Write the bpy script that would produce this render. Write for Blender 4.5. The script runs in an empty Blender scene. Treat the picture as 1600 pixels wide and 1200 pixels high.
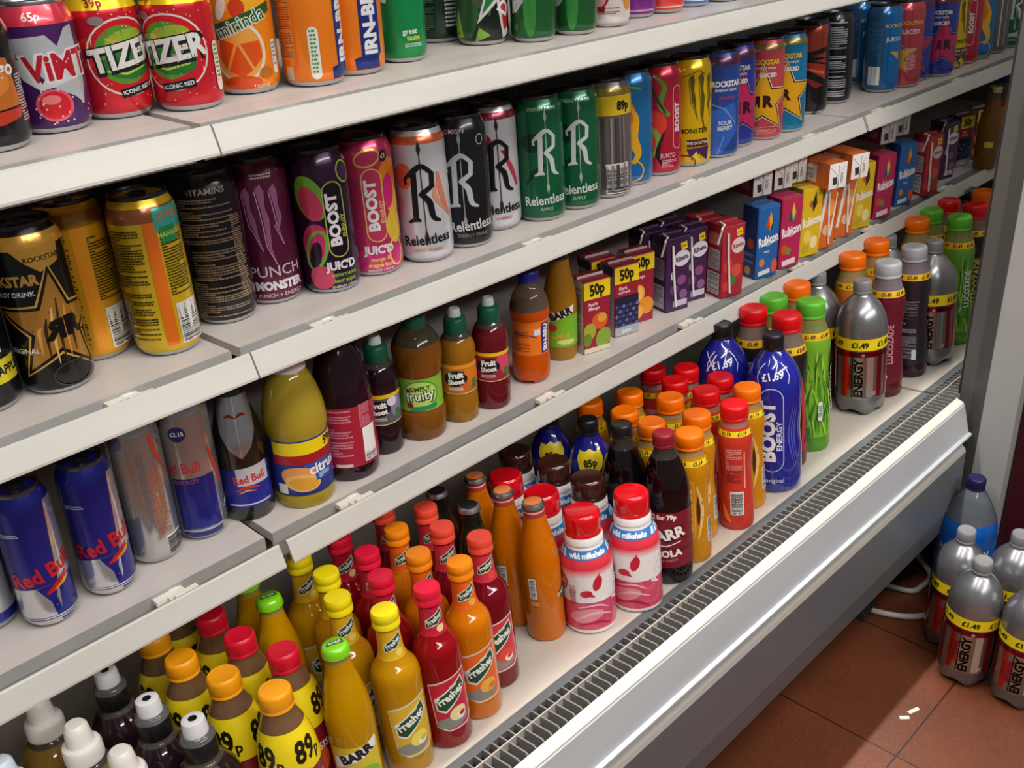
import bpy, bmesh, math, random
from math import sin, cos, pi, radians, hypot, atan2
from mathutils import Matrix, Vector

S = bpy.context.scene
COL = S.collection
# ------------------------------------------------------------------ camera, world, lights, exposure
CAM = (-0.475, -0.872, 0.4204)
cd = bpy.data.cameras.new('camera'); cam = bpy.data.objects.new('camera', cd); COL.objects.link(cam)
cd.sensor_fit = 'HORIZONTAL'; cd.sensor_width = 36.0; cd.lens = 1626.4 / 1600 * 36.0; cd.clip_start = 0.02
cam.matrix_world = Matrix(((0.6952709, 0.34725603, -0.62929454, CAM[0]), (-0.71741825, 0.28206251, -0.6369865, CAM[1]),
                           (-0.043697, 0.89434556, 0.44523767, CAM[2]), (0, 0, 0, 1)))
S.camera = cam
S.view_settings.view_transform = 'Standard'; S.view_settings.look = 'None'
S.view_settings.gamma = 1.0; S.view_settings.use_curve_mapping = False; S.view_settings.exposure = 0.08
S.cycles.use_denoising = True
S.cycles.max_bounces = 8; S.cycles.transmission_bounces = 8; S.cycles.caustics_refractive = False; S.cycles.caustics_reflective = False
w = bpy.data.worlds.new('world'); S.world = w; w.use_nodes = True
w.node_tree.nodes['Background'].inputs[0].default_value = (1.0, 0.97, 0.93, 1); w.node_tree.nodes['Background'].inputs[1].default_value = 0.13

def area(name, loc, sx, sy, power, col, aim):
    l = bpy.data.lights.new(name, 'AREA'); l.shape = 'RECTANGLE'; l.size = sx; l.size_y = sy; l.energy = power; l.color = col
    o = bpy.data.objects.new(name, l); COL.objects.link(o); o.location = loc
    o.rotation_euler = (Vector(aim) - Vector(loc)).to_track_quat('-Z', 'Y').to_euler()
    return o
area('overhead_tube_light', (0.8, 0.17, 1.60), 3.6, 0.05, 74, (1, 0.97, 0.92), (0.8, 0.10, 0))
area('ceiling_tube_light', (0.1, -1.15, 1.62), 2.6, 0.10, 31, (1, 0.98, 0.95), (0.4, 0.0, 0))
area('ceiling_tube_light', (0.3, -2.75, 1.62), 3.4, 0.12, 44, (1, 0.98, 0.95), (0.5, 0.0, -0.2))

# ------------------------------------------------------------------ materials
def lin(h):
    v = [int(h[i:i + 2], 16) / 255 for i in (0, 2, 4)]
    return tuple((c / 12.92 if c <= 0.04045 else ((c + 0.055) / 1.055) ** 2.4) for c in v) + (1,)
MATS = {}
#        rough metal trans ior  coat spec
FIN = {'paint': (0.24, 0.42, 0, 1.5, 0.35), 'chrome': (0.16, 0.80, 0, 1.5, 0), 'metal': (0.30, 0.95, 0, 1.5, 0), 'alu': (0.42, 0.7, 0, 1.5, 0),
       'neck': (0.05, 0, 0.5, 1.15, 0.6), 'plastic': (0.34, 0, 0, 1.45, 0.05), 'print': (0.38, 0.05, 0, 1.5, 0.1), 'matte': (0.6, 0, 0, 1.5, 0), 'enamel': (0.38, 0, 0, 1.5, 0.05),
       'juice': (0.06, 0, 0.20, 1.36, 0.15), 'dark': (0.05, 0, 0.15, 1.40, 0.3), 'clear': (0.04, 0, 0.85, 1.10, 0.6), 'card': (0.42, 0, 0, 1.5, 0.12),
       'satin': (0.28, 0.75, 0, 1.5, 0.2), 'foil': (0.22, 0.85, 0, 1.5, 0.1), 'glossy': (0.12, 0.0, 0, 1.5, 0.6)}
def mat(h, fin='print'):
    k = h + fin
    if k in MATS: return MATS[k]
    r, me, tr, ior, coat = FIN[fin]
    m = bpy.data.materials.new(fin + '_' + h); m.use_nodes = True
    nt = m.node_tree; b = nt.nodes['Principled BSDF']
    b.inputs['Base Color'].default_value = lin(h); b.inputs['Roughness'].default_value = r; b.inputs['Metallic'].default_value = me
    b.inputs['Transmission Weight'].default_value = tr; b.inputs['IOR'].default_value = ior
    b.inputs['Coat Weight'].default_value = coat; b.inputs['Coat Roughness'].default_value = 0.08
    m.diffuse_color = lin(h)
    MATS[k] = m
    return m
def noisy(h1, h2, scale, rough, metal=0, bump=0.0, stretch=(1, 1, 1), name='surface', detail=4):
    m = bpy.data.materials.new(name); m.use_nodes = True; nt = m.node_tree; N = nt.nodes; b = N['Principled BSDF']
    tc = N.new('ShaderNodeTexCoord'); mp = N.new('ShaderNodeMapping'); mp.inputs['Scale'].default_value = stretch
    nz = N.new('ShaderNodeTexNoise'); nz.inputs['Scale'].default_value = scale; nz.inputs['Detail'].default_value = detail
    rp = N.new('ShaderNodeValToRGB'); rp.color_ramp.elements[0].color = lin(h1); rp.color_ramp.elements[1].color = lin(h2)
    rp.color_ramp.elements[0].position = 0.32; rp.color_ramp.elements[1].position = 0.68
    nt.links.new(tc.outputs['Object'], mp.inputs[0]); nt.links.new(mp.outputs[0], nz.inputs['Vector'])
    nt.links.new(nz.outputs['Fac'], rp.inputs[0]); nt.links.new(rp.outputs[0], b.inputs['Base Color'])
    b.inputs['Roughness'].default_value = rough; b.inputs['Metallic'].default_value = metal
    if bump:
        bp = N.new('ShaderNodeBump'); bp.inputs['Strength'].default_value = bump; bp.inputs['Distance'].default_value = 0.002
        nt.links.new(nz.outputs['Fac'], bp.inputs['Height']); nt.links.new(bp.outputs[0], b.inputs['Normal'])
    return m

# ------------------------------------------------------------------ mesh builder
class MB:
    def __init__(s): s.v = []; s.f = []; s.m = []; s.mats = []; s.layer = 0
    def mi(s, m):
        if m not in s.mats: s.mats.append(m)
        return s.mats.index(m)
    def add(s, vs, fs, m):
        o = len(s.v); s.v += [tuple(p) for p in vs]; i = s.mi(m)
        for f in fs: s.f.append([o + k for k in f]); s.m.append(i)
    def lathe(s, prof, mf, seg=40, mod=None, caps=True, a0=0, a1=2 * pi):
        full = abs(a1 - a0 - 2 * pi) < 1e-6; n = seg if full else seg + 1
        vs = []
        for j, (r, z) in enumerate(prof):
            for k in range(n):
                t = a0 + (a1 - a0) * k / seg
                rr, zz = (r, z) if mod is None else mod(j, r, z, t)
                vs.append((rr * cos(t), rr * sin(t), zz))
        o = len(s.v); s.v += vs
        for j in range(len(prof) - 1):
            m = s.mi(mf((prof[j][1] + prof[j + 1][1]) / 2, j) if callable(mf) else mf)
            for k in range(seg):
                k2 = (k + 1) % n
                s.f.append([o + j * n + k, o + j * n + k2, o + (j + 1) * n + k2, o + (j + 1) * n + k]); s.m.append(m)
        if caps and full:
            m = s.mi(mf(prof[0][1], 0) if callable(mf) else mf); s.f.append([o + k for k in reversed(range(n))]); s.m.append(m)
            m = s.mi(mf(prof[-1][1], len(prof) - 2) if callable(mf) else mf); s.f.append([o + (len(prof) - 1) * n + k for k in range(n)]); s.m.append(m)
        return s
    def box(s, x0, x1, y0, y1, z0, z1, m):
        s.add([(x, y, z) for z in (z0, z1) for y in (y0, y1) for x in (x0, x1)],
              [(0, 2, 3, 1), (4, 5, 7, 6), (0, 1, 5, 4), (2, 6, 7, 3), (0, 4, 6, 2), (1, 3, 7, 5)], m); return s
    def prism(s, sec, x0, x1, m, mf=None):                 # section in (y, z), swept along x
        n = len(sec)
        vs = [(x0, y, z) for y, z in sec] + [(x1, y, z) for y, z in sec]
        for k in range(n):
            k2 = (k + 1) % n
            s.add([vs[k], vs[k2], vs[n + k2], vs[n + k]], [(0, 1, 2, 3)], mf(k) if mf else m)
        s.add(vs, [list(reversed(range(n))), list(range(n, 2 * n))], m); return s
    def tube(s, pts, r, m, seg=10):
        P = [Vector(p) for p in pts]; o = len(s.v); i = s.mi(m)
        for j, p in enumerate(P):
            d = (P[min(j + 1, len(P) - 1)] - P[max(j - 1, 0)]).normalized()
            a = d.cross(Vector((0, 0, 1)));  a = a.normalized() if a.length > 1e-4 else Vector((1, 0, 0)); b = d.cross(a)
            for k in range(seg): s.v.append(tuple(p + a * (r * cos(2 * pi * k / seg)) + b * (r * sin(2 * pi * k / seg))))
        for j in range(len(P) - 1):
            for k in range(seg):
                k2 = (k + 1) % seg; s.f.append([o + j * seg + k, o + j * seg + k2, o + (j + 1) * seg + k2, o + (j + 1) * seg + k]); s.m.append(i)
        s.f.append([o + k for k in range(seg)]); s.m.append(i); s.f.append([o + (len(P) - 1) * seg + k for k in range(seg)]); s.m.append(i)
        return s
    def mesh(s, name, sharp=38):
        me = bpy.data.meshes.new(name); me.from_pydata(s.v, [], s.f)
        for m in s.mats: me.materials.append(m)
        me.polygons.foreach_set('material_index', s.m); me.polygons.foreach_set('use_smooth', [True] * len(s.f))
        me.update()
        if sharp: me.set_sharp_from_angle(angle=radians(sharp))
        return me
    # ---- printed artwork: flat shapes in millimetres laid on a surface by a map function
    def art(s, items, fmap, cut=None, fin='print', step=3.5):
        for it in items:
            s.layer += 1; e = 0.00012 + s.layer * 0.000035
            for sub, (col, bm) in enumerate(shapes(it)):
                e += sub * 0.00003; s.layer += sub
                if cut and it[0] not in 'fb':
                    xs = [v.co.x for v in bm.verts]; ys = [v.co.y for v in bm.verts]
                    if xs:
                        for ax, lo, hi, st in ((0, min(xs), max(xs), step), (1, min(ys), max(ys), cut)):
                            if st is None: continue
                            k = math.floor(lo / st) + 1
                            while k * st < hi - 0.01:
                                co = (k * st, 0, 0) if ax == 0 else (0, k * st, 0); no = (1, 0, 0) if ax == 0 else (0, 1, 0)
                                bmesh.ops.bisect_plane(bm, geom=bm.verts[:] + bm.edges[:] + bm.faces[:], plane_co=co, plane_no=no, dist=1e-5); k += 1
                bm.verts.index_update()
                fn = fin
                if len(col) > 6: col, fn = col[:6], col[7:]
                s.add([fmap(v.co.x / 1000, v.co.y / 1000, e) for v in bm.verts], [[v.index for v in f.verts] for f in bm.faces], mat(col, fn))
                bm.free()
        return s

TXT = {}
def text_geo(t, bold):
    k = (t, bold)
    if k not in TXT:
        c = bpy.data.curves.new('lettering', 'FONT'); c.body = t; c.align_x = 'CENTER'; c.align_y = 'CENTER'; c.size = 1; c.offset = bold; c.resolution_u = 2
        o = bpy.data.objects.new('lettering', c); me = bpy.data.meshes.new_from_object(o)
        TXT[k] = ([tuple(v.co[:2]) for v in me.vertices], [tuple(p.vertices) for p in me.polygons])
        bpy.data.objects.remove(o); bpy.data.curves.remove(c); bpy.data.meshes.remove(me)
    return TXT[k]
def poly_bm(polys):
    bm = bmesh.new()
    for pts in polys:
        try: bm.faces.new([bm.verts.new((x, y, 0)) for x, y in pts])
        except ValueError: pass
    bmesh.ops.triangulate(bm, faces=bm.faces[:])
    return bm
def rotp(pts, u, v, a):
    c, s_ = cos(radians(a)), sin(radians(a)); return [(u + x * c - y * s_, v + x * s_ + y * c) for x, y in pts]
def strip(pts, wd, closed=False):
    n = len(pts); L = []; R = []
    for i in range(n):
        p = pts[i]; a = pts[i - 1] if (i or closed) else p; b = pts[(i + 1) % n] if (i < n - 1 or closed) else p
        dx, dy = b[0] - a[0], b[1] - a[1]; d = hypot(dx, dy) or 1; ww = wd[i] if isinstance(wd, (list, tuple)) else wd
        L.append((p[0] - dy / d * ww / 2, p[1] + dx / d * ww / 2)); R.append((p[0] + dy / d * ww / 2, p[1] - dx / d * ww / 2))
    return [[L[i], R[i], R[(i + 1) % n], L[(i + 1) % n]] for i in range(n if closed else n - 1)]
def ell(a, b, n=28): return [(a * cos(2 * pi * k / n), b * sin(2 * pi * k / n)) for k in range(n)]
def capsule(wd, h):
    r = wd / 2; c = h / 2 - r
    return [(r * cos(pi * k / 10), c + r * sin(pi * k / 10)) for k in range(11)] + [(r * cos(pi + pi * k / 10), -c + r * sin(pi + pi * k / 10)) for k in range(11)]
def starp(R, inner=0.42, rot=0):
    return [((R if k % 2 == 0 else R * inner) * cos(radians(90 + rot + 36 * k)), (R if k % 2 == 0 else R * inner) * sin(radians(90 + rot + 36 * k))) for k in range(10)]
def shapes(it):
    k = it[0]
    if k == 't':                                            # t col text u v size rot xs bold
        _, col, t, u, v, size = it[:6]; rot = it[6] if len(it) > 6 else 0; xs = it[7] if len(it) > 7 else 1; bold = it[8] if len(it) > 8 else 0.02
        vs, fs = text_geo(t, bold); q = size / 0.70
        bm = bmesh.new(); bv = [bm.verts.new((x, y, 0)) for x, y in rotp([(x * q * xs, y * q) for x, y in vs], u, v, rot)]
        for f in fs:
            try: bm.faces.new([bv[i] for i in f])
            except ValueError: pass
        return [(col, bm)]
    if k == 'r':
        _, col, u, v, wd, h = it[:6]; rot = it[6] if len(it) > 6 else 0
        return [(col, poly_bm([rotp([(-wd / 2, -h / 2), (wd / 2, -h / 2), (wd / 2, h / 2), (-wd / 2, h / 2)], u, v, rot)]))]
    if k == 'e':
        _, col, u, v, a, b = it[:6]; return [(col, poly_bm([rotp(ell(a, b), u, v, it[6] if len(it) > 6 else 0)]))]
    if k == 'o':                                            # ellipse outline
        _, col, u, v, a, b, lw = it[:7]; return [(col, poly_bm(strip(rotp(ell(a, b), u, v, it[7] if len(it) > 7 else 0), lw, True)))]
    if k == 'p': return [(it[1], poly_bm([it[2]]))]
    if k == 'l':
        pts, wd = it[3], it[2]
        if isinstance(wd, (list, tuple)) and len(pts) > 2:
            q = sm([(x, y, ww) for (x, y), ww in zip(pts, wd)], 5); pts = [(a, b) for a, b, c in q]; wd = [max(c, .4) for a, b, c in q]
        return [(it[1], poly_bm(strip(pts, wd)))]
    if k == 'c': return [(it[1], poly_bm([rotp(capsule(it[4], it[5]), it[2], it[3], 0)]))]
    if k == 'k': return [(it[1], poly_bm(strip(rotp(capsule(it[4], it[5]), it[2], it[3], 0), it[6], True)))]
    if k == 's': return [(it[1], poly_bm([rotp(starp(it[4], it[5] if len(it) > 5 else 0.42), it[2], it[3], it[6] if len(it) > 6 else 0)]))]
    if k == 'f':                                            # fine print lines
        _, col, u, v, wd, h = it[:6]; pitch = it[6] if len(it) > 6 else 2.3; rnd = random.Random(int(u * 31 + v * 7 + wd)); P = []
        y = v + h / 2
        while y > v - h / 2 + pitch:
            x = u - wd / 2
            while x < u + wd / 2 - 1.5:
                ln = min(rnd.uniform(1.6, 3.4), u + wd / 2 - x); P.append([(x, y - pitch * 0.58), (x + ln, y - pitch * 0.58), (x + ln, y), (x, y)]); x += ln + 0.55
                if rnd.random() < 0.05: break
            y -= pitch
        return [(col, poly_bm(P))]
    if k == 'b':                                            # barcode
        _, u, v, wd, h = it[:5]; rot = it[5] if len(it) > 5 else 0; rnd = random.Random(7); P = []; wp = []
        n = max(2, int(wd / 3)); wp = [rotp([(-wd / 2 + wd * i / n, -h / 2), (-wd / 2 + wd * (i + 1) / n, -h / 2), (-wd / 2 + wd * (i + 1) / n, h / 2), (-wd / 2 + wd * i / n, h / 2)], u, v, rot) for i in range(n)]
        y = -h / 2 + 1.5
        while y < h / 2 - 2:
            t = rnd.choice((0.5, 0.9, 1.3)); P += [rotp([(x0, y), (x1, y), (x1, y + t), (x0, y + t)], u, v, rot) for x0, x1 in ((-wd / 2 + 1.5, -wd / 6), (-wd / 6, wd / 6), (wd / 6, wd / 2 - 1.5))]; y += t + rnd.choice((0.6, 0.9, 1.2))
        w2 = [[(x, y) for x, y in q] for q in wp]
        return [('EEEEEA', poly_bm(w2)), ('26262A', poly_bm(P))] if False else [('EEEEEA', poly_bm(w2)), ('26262A', poly_bm(P))]
    raise ValueError(k)

def rfun(prof):
    q = [(z, r) for r, z in prof]
    def f(z):
        for (z0, r0), (z1, r1) in zip(q, q[1:]):
            if z0 <= z <= z1 and z1 > z0: return r0 + (r1 - r0) * (z - z0) / (z1 - z0)
        return q[0][1] if z < q[0][0] else q[-1][1]
    return f
def cyl(rf):                                                # artwork map: u along the surface from the front (-y), v = height
    def f(u, v, e):
        r = rf(v); t = -pi / 2 + u / max(r, 0.008); return ((r + e) * cos(t), (r + e) * sin(t), v)
    return f
def sm(ctrl, n=5):                                          # smooth profile through control points (catmull-rom)
    out = []
    for i in range(len(ctrl) - 1):
        p0 = ctrl[max(i - 1, 0)]; p1 = ctrl[i]; p2 = ctrl[i + 1]; p3 = ctrl[min(i + 2, len(ctrl) - 1)]
        for k in range(n):
            t = k / n; out.append(tuple(0.5 * (2 * b + (c - a) * t + (2 * a - 5 * b + 4 * c - d) * t * t + (3 * b - a - 3 * c + d) * t ** 3) for a, b, c, d in zip(p0, p1, p2, p3)))
    out.append(ctrl[-1])
    return out
def band(c, z0, z1, w=None, n=12, R=33):                   # coloured band all round a can
    C = 2 * pi * R; return [('r', c, -C / 2 + C * (i + .5) / n, (z0 + z1) / 2, C / n + .02, z1 - z0) for i in range(n)]

# ------------------------------------------------------------------ artwork tables (millimetres)
def monster(c, edge, v=88, s=1.0, du=0):
    P = []
    for u0, top, bot, d in ((-17, 38, -26, 9), (-2, 40, -42, 6), (13, 38, -22, 3)):
        u0 += du
        P.append(('p', c, [(u0 - 5 * s, v + top * s), (u0 + 1 * s, v + (top + 5) * s), (u0 + 4 * s, v + (top - 4) * s), (u0 + 2.5 * s, v + 20 * s), (u0 + 5.5 * s, v + 6 * s), (u0 + (d - 3) * s, v + (bot + 16) * s), (u0 + d * s, v + bot * s),
                             (u0 + (d - 7) * s, v + (bot + 22) * s), (u0 - 1 * s, v + 2 * s), (u0 - 2 * s, v + 18 * s)]))
        P.append(('l', edge, 0.9, [(u0 - 6 * s, v + (top - 2) * s), (u0 - 4 * s, v + 18 * s), (u0 - 2.5 * s, v), (u0 + (d - 8) * s, v + (bot + 20) * s), (u0 + d * s, v + (bot - 2) * s)]))
    return P
def goth(c, u, v, s, thin):
    q = lambda pts: [(u + x * s, v + y * s) for x, y in pts]
    return [('l', thin, 1.1 * s, q([(3, -48), (3, 46)])), ('p', thin, q([(3, 54), (0.8, 44), (3, 36), (5.2, 44)])), ('p', thin, q([(3, -56), (0.8, -46), (3, -38), (5.2, -46)])),
            ('l', c, 6 * s, q([(-6, -26), (-4.5, 20)])), ('l', c, [2 * s, 6 * s, 5 * s, 4 * s], q([(-15, 14), (-6, 21), (4, 27), (15, 18)])), ('l', c, 5.5 * s, q([(14, 20), (13, 6), (2, -1)])),
            ('l', c, [4 * s, 6.5 * s, 5.5 * s, 2 * s], q([(0, 0), (9, -10), (12, -26), (20, -31)])), ('l', c, [2 * s, 5 * s, 2 * s], q([(-14, -30), (-6, -27), (-1, -29)])), ('l', c, 3 * s, q([(-14, 15), (-13, 9)]))]
def boost(body, cap, line, txt, sw):
    return sw + [('c', cap, 4, 84, 23, 84), ('k', line, 4, 84, 23, 84, 1.4), ('t', txt, 'BOOST', 2, 84, 12, 90, 1.05, 0.05), ('t', line, 'ENERGY', 12.5, 76, 4.5, 90, 1.1), ('t', txt, "JUIC'D", 4, 32, 9, 0, 0.95, 0.05)]
def rocks(base, star, line, edge, r='R', name=True, u=14, v=64, R=52):
    L = [('s', edge, u, v, R + 6, 0.45), ('s', line, u, v, R + 3.5, 0.44), ('s', star, u, v, R, 0.42), *([('t', line, 'R', u, v - 2, 16, 0, 1, 0.06)] if len(r) == 1 else [('t', line, 'R', u - 9, v - 2, 16, 0, -.7, 0.06), ('t', line, 'R', u + 7, v - 2, 17, 0, 1, 0.06)])]
    return L + ([('t', 'F2D23A' if star.startswith('F') else 'EDEDED', 'ROCKSTAR', 4, 124, 7, 0, 0.85, 0.05), ('t', 'EDEDED', 'ENERGY DRINK', 4, 115, 3.2), ('t', 'EDEDED', 'JUICED', 8, 104, 6, 0, 1, 0.05)] if name else [])
def tizer():
    return [('e', 'F0E6DC', 0, 55, 37, 35), ('e', 'D3202C', 0, 55, 35.3, 33.3), ('e', '5E9A34', -2, 57, 27, 26), ('e', '9DBA3C', 2, 70, 20, 9, 8), ('e', '2F7A35', 0, 47, 24, 12, -6), ('l', 'C7D84C', 2, [(-20, 44), (-4, 40), (18, 45)]), ('l', 'E0B73A', 2, [(-17, 72), (0, 66), (18, 73)]),
            ('t', '1E2224', 'TIZER', 1.2, 55, 21, 8, 0.92, 0.10), ('t', 'F0EEE8', 'TIZER', 0, 56, 20, 8, 0.92, 0.04), ('r', '1E2224', 4, 25, 32, 8, 8), ('t', 'EEEEEE', 'ICONIC RED', 4, 25, 3.6, 8),
            ('c', 'F0F0EA', 48, 38, 9, 46), ('f', '4A9A50', 48, 38, 6, 40, 4), ('e', 'A08088', -22, 88, 7, 4), ('t', '84141E', '39p', -20, 103, 7)] + [('e', 'EFA0A0', random.Random(k).uniform(-36, 40), random.Random(k + 99).uniform(12, 96), .7, .7) for k in range(46)]
def prints(base, top, accent):
    return band(top, 136, 150) + [('f', '3A3A12', -24, 74, 36, 112, 2.6), ('r', accent, 4, 74, 12, 124), ('f', '4A4416', 25, 92, 26, 66, 2.8), ('b', 27, 32, 27, 42)]
swP = [('e', '79B63A', -22, 110, 17, 26, 20), ('e', 'D8466A', -22, 104, 12, 20, 20), ('e', '3A1840', 2, 136, 15, 12), ('o', 'A9D23C', 22, 134, 9, 12, 2, 20), ('e', '542A6A', 22, 134, 6, 9), ('e', 'D23A74', -22, 60, 16, 22, -10), ('o', '6FBF3A', -22, 52, 11, 22, 3.5, -18), ('e', '1E0A22', -24, 46, 7, 16, -15), ('e', 'D0486A', -20, 20, 14, 14),
       ('t', '9DB84A', 'watermelon', 6, 22, 5, 0, .9), ('t', '9DB84A', 'sour apple', 6, 15, 5, 0, .9), ('t', 'E6DDE0', 'ENERGY DRINK', 6, 7.5, 3.2)]
swK = [('o', 'D9C04A', 2, 138, 15, 9, 2.2, 12), ('e', 'F08A1E', 26, 112, 16, 24, -20), ('e', 'F5B52A', 28, 92, 12, 24, 10), ('e', 'D82A78', 24, 98, 9, 20, -8), ('e', 'E9C43A', 28, 56, 12, 20), ('e', 'D8367E', 10, 20, 40, 16), ('o', 'F0D86A', 26, 26, 10, 16, 2.2), ('e', '3A1420', 22, 138, 5.5, 6.5), ('t', 'EEEEEE', '£1', 22, 138, 5),
       ('t', 'F0D84A', 'mango &', 4, 21, 5, 0, .9), ('t', 'F0D84A', 'dragon fruit', 4, 14, 5, 0, .9), ('t', 'F2E8EC', 'ENERGY DRINK', 4, 7.5, 3.2)]
swB = [('l', 'E07A22', [4, 10, 14, 8, 5], [(-30, 138), (-4, 130), (8, 104), (2, 80), (12, 52)]), ('l', 'F0B428', [3, 8, 16, 10, 4], [(4, 120), (16, 96), (10, 70), (18, 46), (6, 28)]), ('l', '66B24A', 3, [(-20, 128), (0, 142), (24, 136)]), ('l', '1E74C8', [6, 14, 10], [(-12, 110), (-6, 80), (-18, 50)]), ('o', 'E8B02E', 8, 22, 18, 15, 2.4), ('e', '1A6AC0', 8, 22, 13, 11), ('t', 'EDEDED', 'O', -18, 48, 9, 0, 1, .05)]
swR = [('l', '6C9A3A', [3, 7, 8, 5], [(-8, 146), (8, 130), (2, 104), (16, 88)]), ('l', '2A4A22', [2, 4, 3], [(-14, 140), (-2, 112), (10, 92)]), ('l', 'E8442E', [12, 20, 12, 6], [(-20, 92), (2, 80), (-10, 44), (-24, 22)]), ('l', '8AB04A', [3, 8, 6, 4], [(-30, 76), (-6, 66), (-2, 44), (-22, 14)]), ('l', '2A1A20', [2, 7, 4], [(8, 66), (-2, 36), (4, 18)]), ('k', 'F0A8B0', 30, 84, 16, 90, 1.6), ('t', 'F2E6E8', 'BOOST', 30, 84, 9, 90, 1, .05), ('t', 'F0D0D8', "JUIC'D", 14, 30, 6), ('f', 'F0B8C0', 16, 18, 24, 12)]
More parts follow.
